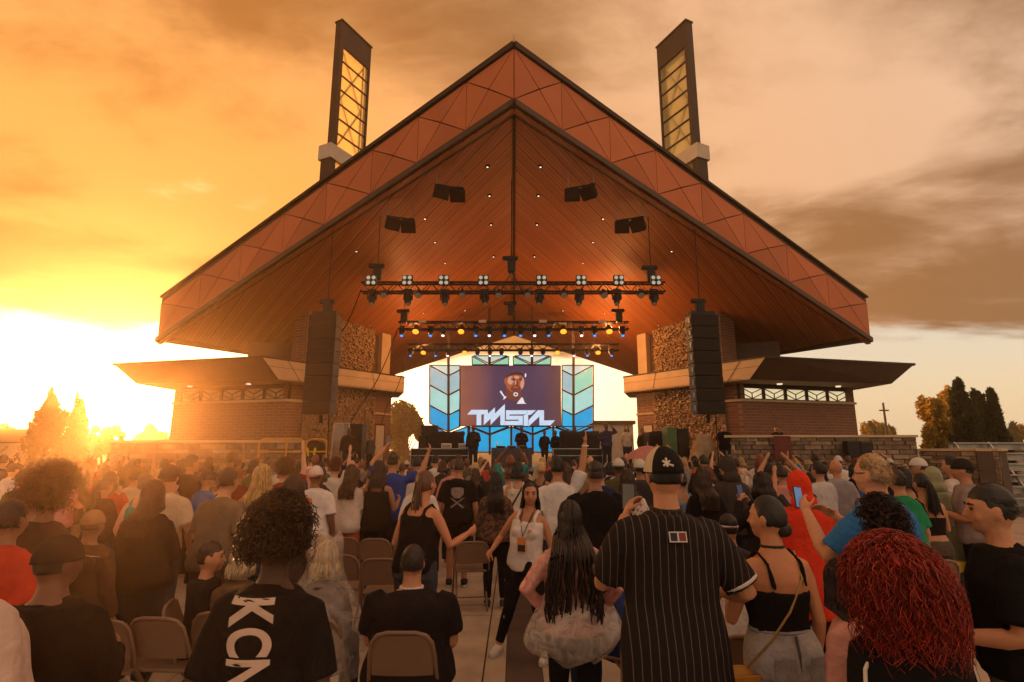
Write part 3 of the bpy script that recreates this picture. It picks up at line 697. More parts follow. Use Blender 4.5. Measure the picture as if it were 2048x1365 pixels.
# ---- video screen with its picture
YS = 25.6
def sc(px, py, d=0.): return P(px, py, YS-d)
def led_mat():
    m, t, b = nodes('screen_picture'); tc = N(t, 'ShaderNodeTexCoord'); n = noise_n(t, .55, 4, rough=.5)
    sp = N(t, 'ShaderNodeSeparateXYZ'); lk(t, tc.outputs['Generated'], sp.inputs[0])
    r = N(t, 'ShaderNodeMapRange'); lk(t, sp.outputs[0], r.inputs[0]); r.inputs[1].default_value = .0; r.inputs[2].default_value = .35; r.inputs[3].default_value = 1; r.inputs[4].default_value = 0
    mu = N(t, 'ShaderNodeMath', operation='MULTIPLY'); lk(t, r.outputs[0], mu.inputs[0]); lk(t, n, mu.inputs[1])
    c = mixc(t, n, (.05, .018, .05), (.07, .045, .11)); c2 = mixc(t, mu.outputs[0], c, (.55, .16, .03))
    # edge glow on the right
    r2 = N(t, 'ShaderNodeMapRange'); lk(t, sp.outputs[0], r2.inputs[0]); r2.inputs[1].default_value = .8; r2.inputs[2].default_value = 1.; r2.inputs[4].default_value = .6
    c3 = mixc(t, r2.outputs[0], c2, (.17, .055, .02))
    b.inputs['Base Color'].default_value = (.02, .02, .025, 1); lk(t, c3, b.inputs['Emission Color']); b.inputs['Emission Strength'].default_value = .85; b.inputs['Roughness'].default_value = .5; return m
T = thing('video_screen', 'large LED video wall showing a man in a cap above angular white lettering', 'screen', (0, YS, 1.26)); o = T.location
def flat(name, pts, d, m, th=.004): return MB().poly_prism([sc(x, y, d)-o for x, y in pts], (0, th, 0)).build(name, m, T)
a, b = sc(920, 731), sc(1123, 853)
MB().box(a.x-o.x, b.x-o.x, .0, .16, b.z-o.z, a.z-o.z).build('cabinet', M_black, T)
flat('picture', [(921, 732), (1122, 732), (1122, 852), (921, 852)], .01, led_mat())
def z1(pts): return [(925+x/10.24, 735+y/10.24) for x, y in pts]
M_lw = emis('lettering', (.55, .66, .82), .95)
for pts in ([(95, 968), (185, 872), (520, 872), (520, 955), (385, 968), (385, 1185), (288, 1185), (288, 968)],
            [(440, 968), (525, 950), (665, 820), (665, 945), (868, 750), (868, 1185), (775, 1185), (775, 975), (575, 1180), (575, 1055), (432, 1185)],
            [(890, 880), (1320, 880), (1320, 962), (960, 968), (960, 992), (1235, 992), (1235, 1185), (872, 1185), (872, 1100), (1145, 1097), (1145, 1073), (890, 1073)],
            [(1326, 880), (1505, 880), (1400, 972), (1345, 978), (1345, 1200), (1252, 1200), (1252, 980), (1326, 962)],
            [(1352, 1085), (1540, 880), (1670, 880), (1670, 1090), (1895, 1085), (1800, 1190), (1575, 1190), (1575, 1005), (1352, 1215)]):
    flat('letter', z1(pts), .02, M_lw)
M_f1 = emis('picture_skin', (.42, .085, .035), .8); M_f2 = emis('picture_skin_light', (.80, .36, .24), .7); M_f3 = emis('picture_dark', (.05, .012, .018), .6); M_f4 = emis('picture_white', (.8, .75, .85), .9)
def ell2(cx_, cy_, rx, ry, rot=0., n=18): return [(cx_+math.cos(t_)*rx*math.cos(rot)-math.sin(t_)*ry*math.sin(rot), cy_+math.cos(t_)*rx*math.sin(rot)+math.sin(t_)*ry*math.cos(rot)) for t_ in [2*math.pi*k/n for k in range(n)]]
M_f5 = emis('picture_skin_deep', (.16, .03, .018), .8)
flat('portrait_neck', z1([(890, 400), (1000, 470), (1190, 470), (1215, 600), (1120, 700), (960, 660), (860, 580)]), .018, M_f5)
flat('portrait_face', z1(ell2(1075, 310, 195, 215, -.12)), .020, M_f1); flat('portrait_ear', z1(ell2(885, 280, 32, 62)), .019, M_f1)
flat('portrait_light', z1(ell2(985, 270, 62, 85, .2)), .024, M_f2); flat('portrait_light', z1(ell2(1225, 330, 38, 110, .1)), .024, M_f2); flat('portrait_light', z1(ell2(1110, 205, 60, 30, .1)), .024, M_f2)
flat('portrait_shade', z1(ell2(1095, 440, 105, 78, .0)), .026, M_f5); flat('portrait_lips', z1(ell2(1085, 408, 52, 17, .1)), .030, M_f1)
flat('portrait_shade', z1(ell2(1100, 330, 48, 62, .15)), .026, M_f5); flat('portrait_light', z1(ell2(1085, 318, 16, 48, .1)), .030, M_f2)
flat('portrait_eye', z1(ell2(1040, 258, 40, 15, .1)), .030, M_f3); flat('portrait_eye', z1(ell2(1190, 262, 34, 14, -.05)), .030, M_f3)
flat('portrait_brow', z1(ell2(1035, 226, 50, 10, -.05)), .030, M_f3); flat('portrait_brow', z1(ell2(1192, 232, 40, 9, .15)), .030, M_f3)
flat('portrait_cap', z1([(900, 215), (930, 150), (1000, 110), (1100, 92), (1210, 112), (1275, 170), (1285, 215), (1200, 165), (1090, 150), (980, 170)]), .032, M_f3)
flat('portrait_cap_edge', z1(ell2(1290, 165, 16, 42, .1)), .034, M_f4)
flat('portrait_collar', z1([(760, 500), (790, 475), (860, 590), (900, 600), (880, 640), (825, 665), (850, 620)]), .024, M_f4)
flat('portrait_collar', z1([(1130, 715), (1210, 615), (1235, 625), (1275, 730), (1320, 745), (1110, 750)]), .024, M_f4)
flat('portrait_chain', z1(ell2(1090, 555, 48, 42)), .028, M_f4); flat('portrait_chain_inner', z1(ell2(1090, 555, 26, 22)), .030, M_f5)
# ---- chevron backdrop
bd = thing('chevron_backdrop', 'backlit blue and mint chevron panels in dark frames round the video screen', 'backdrop', (0, YS+.3, 1.26)); o2 = bd.location
PC = [emis('panel_%d' % i, c, 1.) for i, c in enumerate([(.52, .58, .50), (.30, .44, .47), (.34, .60, .55), (.0, .30, .60), (.005, .38, .66), (.0, .24, .55), (.26, .58, .40)])]  # panels glow by emission in place of sky light from behind
def pane(pts, m, d=0.): 
    p = MB().poly_prism([P(x, y, YS+.3-d)-o2 for x, y in pts], (0, .02, 0)).build('panel', m, bd)
    e = MB()
    for i in range(len(pts)):
        a, b = pts[i], pts[(i+1) % len(pts)]; e.bar(P(*a, YS+.28-d)-o2, P(*b, YS+.28-d)-o2, .045, .05, up=(0, 1, 0))
    e.build('frame', M_dark, p)
    g_ = MB(); cx_ = sum(p_[0] for p_ in pts)/len(pts); cy_ = sum(p_[1] for p_ in pts)/len(pts)
    q = [(x+(cx_-x)*.07, y+(cy_-y)*.07) for x, y in pts]
    for i in range(len(q)): g_.bar(P(*q[i], YS+.275-d)-o2, P(*q[(i+1) % len(q)], YS+.275-d)-o2, .02, .02, up=(0, 1, 0))
    g_.build('beading', mat('pale_beading', (.75, .62, .35), .5), p)
def bank(xo, xp, xi, up):
    oy = [731, 770, 811, 847]; py_ = [752, 791, 831, 864]; s_ = (xi-xp)/(xp-xo)
    iy = [p-(p-o_)*abs(s_)*.95 for p, o_ in zip(py_, oy)]
    pane([(xo, 731), (xp, 731), (xp, py_[0])], PC[0]); pane([(xp, 731), (xi, 731), (xi, iy[0]), (xp, py_[0])], PC[0])
    for i in range(3):
        m = [PC[1] if up else PC[6], PC[2], PC[3]][i]
        pane([(xo, oy[i]), (xp, py_[i]), (xp, py_[i+1]), (xo, oy[i+1])], m); pane([(xp, py_[i]), (xi, iy[i]), (xi, iy[i+1]), (xp, py_[i+1])], [PC[1], PC[2], PC[4]][i])
    MB().bar(P(xp, 722, YS+.2)-o2, P(xp, 905, YS+.2)-o2, .11, .08, up=(0, 1, 0)).build('post', M_trim, bd)
bank(859, 897, 920, True); bank(1187, 1147, 1124, False)
xs_ = [922, 938, 979, 1023, 1066, 1106, 1123]; 
pane([(868, 852), (894, 866), (894, 905), (868, 905)], PC[5]); pane([(900, 866), (936, 853), (936, 905), (900, 905)], PC[4])
for i, (xa, xb) in enumerate(((939, 979), (980, 1022), (1023, 1065), (1066, 1106), (1107, 1150), (1151, 1186))):
    if i % 2 == 0: pane([(xa, 854), (xb, 870), (xb, 905), (xa, 905)], PC[3+i % 3]); pane([(xa+4, 853.5), (xb, 853.5), (xb, 868)], PC[3])
    else: pane([(xa, 870), (xb, 854), (xb, 905), (xa, 905)], PC[3+i % 3]); pane([(xa, 853.5), (xb-4, 853.5), (xa, 868)], PC[4])
for x in (938, 979.5, 1022.5, 1065.5, 1106.5, 1150.5): MB().bar(P(x, 852, YS+.2)-o2, P(x, 910, YS+.2)-o2, .08, .08, up=(0, 1, 0)).build('post', M_trim, bd)
for (x0_, x1_, x2_) in ((944, 978, 1018), (1026, 1064, 1102)):
    pane([(x0_, 713), (x1_-2, 730), (x0_, 730)], PC[6]); pane([(x1_+2, 730), (x2_, 713), (x2_, 730)], PC[6]); pane([(x0_+3, 712), (x2_-3, 712), (x1_, 728)], PC[0])
for x in (897, 979, 1064, 1147): MB().bar(P(x, 616 if x in (979, 1064) else 650, YS-.1 if False else YS+.15)-o2, P(x, 732, YS+.15)-o2, .12, .1, up=(0, 1, 0)).build('post', M_trim, bd)
# ---- stage furniture
def cloth_box(name, label, cat, x0, x1, y0, y1, z0, z1, m=None, sub=6, grp=None):
    b = MB().box(x0, x1, y0, y1, z0, z1); me = b.mesh(name, m or M_blackcloth); bm = bmesh.new(); bm.from_mesh(me)
    bmesh.ops.subdivide_edges(bm, edges=bm.edges[:], cuts=sub, use_grid_fill=True)
    for v in bm.verts:
        v.co += Vector((mnoise.noise(v.co*2.3), mnoise.noise(v.co*2.3+Vector((9, 1, 4))), mnoise.noise(v.co*2.1+Vector((2, 7, 4)))*.6))*.09
        if v.co.z < z0+.02: v.co.z = z0
    bm.to_mesh(me); bm.free(); o_ = link(name, me); me.polygons.foreach_set('use_smooth', [True]*len(me.polygons)); return tag(o_, label, cat, grp)
YD = 23.2
a = P(983, 896, YD); b = P(1064, 916, YD)
t = thing('dj_table', 'dark cloth covered DJ table with decks on top before the screen', 'table', ((a.x+b.x)/2, YD, 1.26)); L = (b.x-a.x)/2; hz = a.z-1.26
MB().box(-L, L, -.35, .35, hz-.04, hz).build('table_top', M_blackcloth, t)
MB().box(-L+.01, L-.01, -.34, .34, .0, hz-.045).build('table_skirt', mat('grey_skirt', (.075, .06, .07), .9, var=.3, scale=4), t)
for i, dx in enumerate((-.45, .0, .45)):
    d = tag(MB().box(-.19, .19, -.17, .17, 0, .07).build('dj_player', M_black, bevel=.01), ['flat black DJ player at the left end of the table', 'black DJ mixer in the middle of the table', 'flat black DJ player at the right end of the table'][i], 'player'); d.location = (t.location.x+dx, YD, a.z)
    MB().tube([(0, 0, .07), (0, 0, .085)], .13, 16).build('platter' if i != 1 else 'knob_panel', M_steel, d)
bt = tag(MB().tube([(0, 0, 0), (0, 0, .17), (0, 0, .2), (0, 0, .26)], [.033, .033, .014, .012], 10).build('water_bottle', mat('clear_plastic', (.75, .82, .88), .15)), 'clear water bottle standing on the left of the DJ table', 'bottle'); bt.location = (t.location.x-.62, YD-.1, a.z+.001)
def case(label, pxa, pxb, pya, pyb, Y, dep=.7, m=None, lid=True, z0=None):
    a, b = P(pxa, pya, Y), P(pxb, pyb, Y); z0 = 1.262 if z0 is None else z0
    T = thing('road_case', label, 'case', ((a.x+b.x)/2, Y, z0)); L = (b.x-a.x)/2; h = a.z-z0
    bd_ = MB().box(-L, L, 0, dep, 0, h).build('body', m or M_black, T, bevel=.015)
    e = MB()
    for sx in (-L, L): e.bar((sx, -.004, 0), (sx, -.004, h), .035)
    for zz in (.02, h-.02, h*.62): e.bar((-L, -.004, zz), (L, -.004, zz), .03)
    e.build('edging', M_steel if lid else M_dark, T); MB().box(-.07, .07, -.012, 0, h*.3, h*.45).build('handle', M_steel, T)
    return T
case('wide black road case riser at stage left front', 822, 937, 897, 915, 22.4, .8); cloth_box('cloth_covered_riser', 'bulky riser under a crumpled black cloth at stage left', 'riser', P(846, 880, 23.2).x, P(926, 880, 23.2).x, 23.2, 24.2, 1.27, P(880, 864, 23.2).z)
case('dark cabinet standing behind the crumpled cloth riser', 843, 873, 851, 890, 23.9, .6, lid=False)
case('black amplifier rack at the far left of the stage', 838, 848, 872, 897, 23.0, .6, lid=False)
cloth_box('cloth_covered_riser', 'long low riser under black cloth at stage right', 'riser', P(1122, 880, 23.4).x, P(1200, 880, 23.4).x, 23.4, 24.4, 1.27, P(1160, 863, 23.4).z)
case('long black road case before the covered riser at stage right', 1106, 1205, 897, 915, 22.2, .7)
for i, px in enumerate((891, 926)):
    p_ = P(px, 897, 22.3); c_ = thing('white_box_light', 'small white slatted box on the road case, %s one' % ('left' if i == 0 else 'right'), 'box', (p_.x, 22.5, P(880, 897, 22.4).z+.01), group='white boxes on the road case')
    MB().box(-.2, .2, 0, .2, 0, .18).build('body', mat('white_plastic', (.75, .7, .66), .5), c_, bevel=.015); MB().box(-.17, .17, -.01, 0, .03, .06).build('slot', M_black, c_); MB().box(-.17, .17, -.01, 0, .1, .13).build('slot', M_black, c_)
# right side of stage
gp_ = P(1347, 852, 20.4); t = thing('covered_speaker', 'green sided subwoofer stack under a dark cover at stage right', 'loudspeaker', (gp_.x+.12, 20.6, 1.21))
MB().box(-.32, .05, 0, .7, .0, gp_.z-1.25).build('green_side', mat('green_tarp', (.07, .14, .05), .6, var=.3, bmp=.4, bscale=7), t, bevel=.02); MB().box(.055, .5, .02, .7, 0, gp_.z-1.3).build('cabinet', M_black, t, bevel=.02); MB().box(.09, .46, .0, .018, .15, gp_.z-1.5).build('grille', M_dark, t)
cloth_box('cloth_covered_riser', 'mixing desk under a crumpled dark cover beside the right brick wall', 'riser', P(1297, 870, 22).x, P(1345, 870, 22).x, 21.8, 22.8, 1.22, P(1320, 864, 22).z)
# flap tent behind the right array
pp = [P(1385, 925, 19.2), P(1442, 925, 19.2), P(1418, 869, 19.6), P(1400, 869, 19.6)]
tag(MB().poly_prism(pp, (0, .5, 0)).build('canvas_cover', mat('tan_canvas', (.33, .24, .15), .9, var=.3, scale=3, bmp=.4, bscale=6)), 'tan canvas cover draped in a wedge behind the right speaker cable', 'cover')
# wall speaker and red banner
w = MB(); T = thing('wall_speaker', 'black twin speaker box fixed on the tall stone wall', 'loudspeaker', P(1722, 897, 18.05)); MB().box(-.42, -.01, 0, .3, -.28, .22).build('cabinet', M_black, T, bevel=.02); MB().box(.01, .42, 0, .3, -.28, .2).build('cabinet', M_black, T, bevel=.02)
q = P(1568, 893, 18.2); tag(MB().box(q.x-.28, q.x+.28, 18.28, 18.30, q.z-.42, q.z+.33).build('hanging_banner', mat('dark_red_banner', (.12, .03, .02), .8)), 'dark red banner hanging on the stone wall below the windows', 'banner')
# yellow barriers on the left
M_yel = mat('yellow_paint', (.62, .30, .035), .5, var=.15)
def barrier(label, pxa, pxb, pxm=None):
    Y = 17.2; a, b = P(pxa, 880, Y), P(pxb, 880, Y); T = thing('pipe_barrier', label, 'barrier', ((a.x+b.x)/2, Y, .02), group='yellow pipe barriers'); L = (b.x-a.x)/2; h = a.z
    pts = [(-L, 0, 0), (-L, 0, h-.15), (-L+.05, 0, h-.05), (-L+.16, 0, h), (L-.16, 0, h), (L-.05, 0, h-.05), (L, 0, h-.15), (L, 0, 0)]
    MB().tube(pts, .03, 8).build('hoop', M_yel, T, smooth=True); MB().tube([(-L, 0, h-.38), (L, 0, h-.38)], .024, 8).build('rail', M_yel, T); MB().tube([(-L, 0, h-.9), (L, 0, h-.9)], .024, 8).build('rail', M_yel, T)
    if pxm: MB().tube([(P(pxm, 880, Y).x-T.location.x, 0, .0), (P(pxm, 880, Y).x-T.location.x, 0, h)], .024, 8).build('upright', M_yel, T)
barrier('wide yellow pipe barrier before the left wing', 519, 609, 574); barrier('narrow yellow pipe barrier at the foot of the left line array', 613, 655)
# framed plexiglass panel, left
q = P(681, 862, 18.8); T = thing('acrylic_screen', 'white framed clear acrylic panel at stage left', 'screen', (q.x, 18.8, 1.22)); 
e = MB(); hh = q.z-1.22+.25
for (a, b) in (((-.28, 0, .4), (-.22, 0, hh)), ((.28, 0, .4), (.28, 0, hh)), ((-.22, 0, hh), (.28, 0, hh)), ((-.28, 0, .4), (.28, 0, .4)), ((-.28, 0, 0), (-.28, 0, .4)), ((.28, 0, 0), (.28, 0, .4))): e.bar(a, b, .04)
e.build('frame', mat('white_frame', (.6, .45, .36), .5), T)
cl, tt, bb = nodes('acrylic'); bb.inputs['Transmission Weight'].default_value = .9; bb.inputs['Roughness'].default_value = .15; bb.inputs['Base Color'].default_value = (.8, .75, .7, 1); noise_n(tt, 2)
MB().box(-.24, .26, -.004, .004, .43, hh-.03).build('sheet', cl, T)
case('black equipment rack beside the acrylic panel at stage left', 690, 722, 848, 905, 19.3, .6, z0=1.215, lid=False)
# distant bleachers at the right edge
T = thing('bleacher_stand', 'aluminium bleacher stand at the far right edge behind the stone wall end', 'bleachers', (P(2062, 900, 18).x, 18., 0)); zt_ = P(2040, 884, 18).z
for i in range(6):
    z = .45+i*(zt_-.45)/5; MB().box(-1.2, 3, i*.32, i*.32+.28, z-.04, z).build('plank', M_steel, T); MB().box(-1.2, 3, i*.32+.25, i*.32+.28, z-.26, z-.06).build('riser_board', M_steel, T)
for x in (-1.1, .1, 1.4, 2.8): MB().bar((x, 0, .0), (x, 1.7, zt_), .06).build('stringer', M_steel, T); MB().bar((x, 1.7, .0), (x, 1.7, zt_), .06).build('leg', M_steel, T)
MB().tube([(-1.15, -.1, .0), (-1.0, -.1, 1.35), (-.2, -.1, 1.35), (-.1, -.1, 0)], .03, 8).build('handrail', M_steel, T)
# ---- trees
def leaf_mat(name, c1, c2):
    m, t, b = nodes(name); n = noise_n(t, .8, 4); oi = N(t, 'ShaderNodeNewGeometry')
    c = mixc(t, oi.outputs['Random Per Island'], c1, c2); lk(t, c, b.inputs['Base Color']); b.inputs['Roughness'].default_value = .7
    tr = N(t, 'ShaderNodeBsdfTranslucent'); lk(t, c, tr.inputs[0]); ms = N(t, 'ShaderNodeMixShader'); ms.inputs[0].default_value = .6
    lk(t, b.outputs[0], ms.inputs[1]); lk(t, tr.outputs[0], ms.inputs[2]); lk(t, ms.outputs[0], t.nodes['Material Output'].inputs[0]); return m
M_bark = mat('bark', (.07, .045, .03), .9, var=.4, scale=8, bmp=.6)
M_conif = leaf_mat('conifer_needles', (.022, .034, .014), (.05, .058, .02)); M_gold = leaf_mat('sunlit_gold_leaves', (.34, .22, .03), (.55, .36, .05)); M_leaf = leaf_mat('green_leaves', (.05, .07, .015), (.11, .11, .03))  # golden tint holds the sun's backlit glow in the leaf colour
def leaves_mesh(pts, size, nr, aspect=1.6):
    n = len(pts); a = nr.normal(size=(n, 3)); a /= np.linalg.norm(a, axis=1)[:, None]; b = nr.normal(size=(n, 3)); b -= (a*b).sum(1)[:, None]*a; b /= np.linalg.norm(b, axis=1)[:, None]
    s = size*nr.uniform(.6, 1.3, (n, 1)); a = a*s*aspect; b = b*s
    v = np.stack([pts-a, pts+b*.6, pts+a, pts-b*.6], 1).reshape(-1, 3); f = np.arange(n*4).reshape(-1, 4); return v, f
def np_mesh(name, v, f, m):
    me = D.meshes.new(name); me.vertices.add(len(v)); me.vertices.foreach_set('co', v.astype(np.float32).ravel()); nf, k = f.shape
    me.loops.add(nf*k); me.loops.foreach_set('vertex_index', f.astype(np.int32).ravel()); me.polygons.add(nf); me.polygons.foreach_set('loop_start', np.arange(0, nf*k, k, dtype=np.int32)); me.update(calc_edges=True); me.materials.append(m); return me
def conifer(label, x, y, h, w, n=9000, seed=1, tips=1, z0=0., grp=None):
    nr = np.random.default_rng(seed); T = thing('conifer_tree', label, 'tree', (x, y, z0), group=grp)
    MB().tube([(0, 0, 0), (0, 0, h*.5), (0, 0, h*.95)], [.12, .08, .02], 7).build('trunk', M_bark, T)
    t = nr.uniform(0, 1, n)**.8; z = h*(.02+.98*t); ang = nr.uniform(0, 2*np.pi, n); ph = ang*7+z*9
    rad = w*(1-t)**.65*(.72+.28*np.sin(ph)*np.cos(z*11+ang*3))*np.sqrt(nr.uniform(.25, 1, n)); rad = np.minimum(rad, w*.98)
    p = np.stack([rad*np.cos(ang), rad*np.sin(ang), z+rad*.35*nr.uniform(.2, 1, n)], 1)
    ex = []
    for k in range(tips*9):     # spires sticking out of the outline
        a = nr.uniform(0, 6.28); tb = nr.uniform(.35, .92); rb = w*(1-tb)**.65*.85; L = h*nr.uniform(.08, .17); q = nr.uniform(0, 1, 160)
        ex.append(np.stack([rb*np.cos(a)*(1+.15*q)+nr.normal(0, .05, 160)*(1-q)*w*.6, rb*np.sin(a)*(1+.15*q)+nr.normal(0, .05, 160)*(1-q)*w*.6, h*tb+L*q], 1))
    p = np.concatenate([p]+ex)
    v, f = leaves_mesh(p, .055*h/4, nr, 2.0); tag(link('crown', np_mesh('crown', v, f, M_conif), T), kind='stuff'); return T
def broadleaf(label, x, y, h, w, m, n=7000, seed=1, z0=0., size=.09, trunk=.3, grp=None, name='broadleaf_tree'):
    nr = np.random.default_rng(seed); T = thing(name, label, 'tree', (x, y, z0), group=grp); rr = random.Random(seed)
    b = MB(); b.tube([(0, 0, 0), (rr.uniform(-.1, .1)*w, 0, h*trunk), (rr.uniform(-.1, .1)*w, 0, h*.7)], [.045*h*.6, .03*h*.6, .01*h], 7)
    cl = []
    for k in range(16):
        a = rr.uniform(0, 6.28); zz = h*(trunk+(1-trunk)*rr.uniform(.08, .92)); rr_ = w*(1-abs((zz/h-trunk)/(1-trunk)-.42)**1.6*1.7)*rr.uniform(.3, .9); c = Vector((math.cos(a)*rr_, math.sin(a)*rr_, zz)); cl.append(c)
        b.tube([(0, 0, h*trunk*.8), c*.5+Vector((0, 0, h*trunk*.4)), c], [.018*h*.5, .012*h*.5, .004*h], 5)
    b.build('trunk', M_bark, T)
    c = np.array([list(q) for q in cl]); idx = nr.integers(0, len(cl), n); sp = nr.normal(size=(n, 3)); sp /= np.linalg.norm(sp, axis=1)[:, None]
    p = c[idx]+sp*(nr.uniform(0, 1, (n, 1))**.45)*np.array([w*.36, w*.36, h*.13])*nr.uniform(.6, 1.25, (len(cl), 1))[idx]
    p = p[p[:, 2] > .05]
    v, f = leaves_mesh(p, size, nr); tag(link('crown', np_mesh('crown', v, f, m), T), kind='stuff'); return T
def at_px(px, Y): return PX(px, Y, 2.).x
for i, (px, top, wpx, Y, lab) in enumerate(((1912, 764, 34, 24, 'tallest dark conifer in the clump behind the lower stone wall'), (1955, 785, 32, 24.4, 'middle dark conifer in the clump behind the lower stone wall'), (1981, 779, 28, 24.1, 'rightmost dark conifer in the clump behind the lower stone wall'), (1932, 800, 36, 23.6, 'shorter dark conifer at the front of the clump behind the lower stone wall'))):
    p_ = P(px, top, Y); conifer(lab, p_.x, Y, p_.z, wpx/F*Y, 9000, 30+i, 2, grp='dark conifers behind the stone wall')
for i, (px, top, wpx, Y, lab) in enumerate(((106, 790, 54, 34, 'larger dark conifer at the far left, against the sun glare'), (162, 800, 40, 35, 'smaller dark conifer beside the sun at the far left'))):
    p_ = P(px, top, Y); conifer(lab, p_.x, Y, p_.z, wpx/F*Y, 8000, 50+i, 2, grp='dark conifers at the far left')
p_ = P(1858, 800, 27); broadleaf('golden sunlit tree left of the dark conifer clump', p_.x, 27, p_.z, 36/F*27, M_gold, 8000, 5, size=.085, trunk=.1)
p_ = P(1888, 785, 29); broadleaf('golden sunlit tree half hidden by the tallest conifer', p_.x, 29, p_.z, 26/F*29, M_gold, 5000, 15, size=.085, trunk=.1)
p_ = P(815, 797, 52); broadleaf('round green tree seen through the left gap behind the stage', p_.x, 52, p_.z, 44/F*52, M_leaf, 9000, 6, size=.16, trunk=.2)
p_ = P(795, 838, 62); broadleaf('low bush far behind the stage below the round tree', p_.x, 62, p_.z, 40/F*62, M_leaf, 4000, 8, size=.2, trunk=.05)
for i in range(9):
    px = 1728+i*14; p_ = P(px, 842+(i*37 % 11), 70); broadleaf('small far tree in the row right of the brick wing, %s from the wing' % ordn[i], p_.x, 70+i*.7, p_.z, 13/F*70, M_leaf if i % 3 else M_gold, 1100, 70+i, size=.22, trunk=.25, grp='far tree row right of the wing')
for i, px in enumerate((2020, 2040, 2062)): p_ = P(px, 848+i*5, 60); broadleaf(['small tree beyond the bleachers at the far right edge, left one', 'small tree beyond the bleachers at the far right edge, middle one', 'small tree beyond the bleachers at the far right edge, cut by the frame'][i], p_.x, 60, p_.z, 14/F*60, M_gold if i else M_leaf, 1500, 90+i, size=.2, trunk=.2)
for i, px in enumerate((-10, 25, 60, 200, 225, 300, 325)): p_ = P(px, 862-(i*13 % 14), 75); broadleaf('far tree on the left horizon, %s from the frame edge' % ordn[i], p_.x, 75, p_.z, 24/F*75, M_leaf, 1500, 110+i, size=.25, trunk=.15, grp='far trees on the left horizon')
# far low house and pole
p_ = P(1766, 806, 60); T = thing('utility_pole', 'thin dark pole rising over the far trees right of the wing', 'pole', (p_.x, 60, 0)); MB().tube([(0, 0, 0), (0, 0, p_.z)], [.16, .1], 8).build('post', M_bark, T); MB().box(-.5, .5, -.06, .06, p_.z-.9, p_.z-.75).build('crossarm', M_bark, T)
T = thing('distant_house', 'low tan building on the far left horizon', 'building', (P(20, 880, 55).x, 55, 0)); MB().box(-5, 4, 0, 6, 0, 2.6).build('wall', M_plaster, T); MB().poly_prism([(-5.4, -.4, 2.6), (4.4, -.4, 2.6), (3, 3, 4.0), (-4, 3, 4.0)], (0, 0, .1)).build('roof', M_trim, T)
# building seen through the stage gap, right
T = thing('distant_shed', 'long pale shed seen through the right gap behind the stage', 'building', (P(1225, 870, 40).x, 40, 0)); MB().box(-1.6, 1.5, 0, 5, 0, P(1225, 849, 40).z).build('wall', M_grey, T); MB().box(-1.75, 1.65, -.2, 5.2, P(1225, 849, 40).z, P(1225, 849, 40).z+.25).build('roof', M_trim, T)
# ================================================================ people
M_skin = objcol('skin', .55, .35, .12, 9., .10, 60., sss=.12)
M_cloth = objcol('cloth', .92, .08, .22, 5., .5, 15.)
M_denim = objcol('denim', .9, .1, .25, 12., .5, 24.)
M_hairm = objcol('hair_strands', .5, .45, .35, 14., 0.)
def vary_strands(m):
    t = m.node_tree; b = t.nodes['Principled BSDF']; src = b.inputs['Base Color'].links[0].from_socket
    g_ = N(t, 'ShaderNodeNewGeometry'); r = N(t, 'ShaderNodeMapRange'); lk(t, g_.outputs['Random Per Island'], r.inputs[0]); r.inputs[3].default_value = .35; r.inputs[4].default_value = 1.5
    v = N(t, 'ShaderNodeVectorMath', operation='SCALE'); lk(t, src, v.inputs[0]); lk(t, r.outputs[0], v.inputs['Scale']); lk(t, v.outputs[0], b.inputs['Base Color'])
vary_strands(M_hairm)
M_knit = objcol('cap_cloth', .85, .15, .15, 12., .2, 60.)
M_shoe = objcol('shoe_leather', .6, .3, .2, 9., .1)
def pinstripe():
    m, t, b = nodes('pinstripe_jersey'); tc = N(t, 'ShaderNodeTexCoord'); sp = N(t, 'ShaderNodeSeparateXYZ'); lk(t, tc.outputs['Object'], sp.inputs[0])
    n = noise_n(t, 3, 3); a = N(t, 'ShaderNodeMath', operation='MULTIPLY_ADD'); lk(t, n, a.inputs[0]); a.inputs[1].default_value = .02; lk(t, sp.outputs[0], a.inputs[2])
    mu = N(t, 'ShaderNodeMath', operation='MULTIPLY'); lk(t, a.outputs[0], mu.inputs[0]); mu.inputs[1].default_value = 30.
    fr = N(t, 'ShaderNodeMath', operation='FRACT'); lk(t, mu.outputs[0], fr.inputs[0]); ls = N(t, 'ShaderNodeMath', operation='LESS_THAN'); lk(t, fr.outputs[0], ls.inputs[0]); ls.inputs[1].default_value = .09
    lk(t, mixc(t, ls.outputs[0], (.016, .012, .012), (.13, .095, .075)), b.inputs['Base Color']); b.inputs['Roughness'].default_value = .85; b.inputs['Specular IOR Level'].default_value = .15
    bump(t, b, noise_n(t, 14, 4, dist=.6), .4, .03); return m
M_pin = pinstripe()
def plastic(name, col, alpha):
    m, t, b = nodes(name); n = noise_n(t, 9, 5, dist=1.2); b.inputs['Base Color'].default_value = (*col, 1); b.inputs['Roughness'].default_value = .22; b.inputs['Specular IOR Level'].default_value = .6
    r = N(t, 'ShaderNodeMapRange'); lk(t, n, r.inputs[0]); r.inputs[1].default_value = .35; r.inputs[2].default_value = .65; r.inputs[3].default_value = alpha*.55; r.inputs[4].default_value = min(1, alpha*1.5)
    lk(t, r.outputs[0], b.inputs['Alpha']); bump(t, b, n, .8, .04); return m
M_clear = plastic('clear_poncho', (.62, .52, .45), .27); M_clear2 = plastic('milky_poncho', (.75, .66, .6), .40); M_pinksheer = plastic('pink_sheer', (.72, .32, .27), .85)
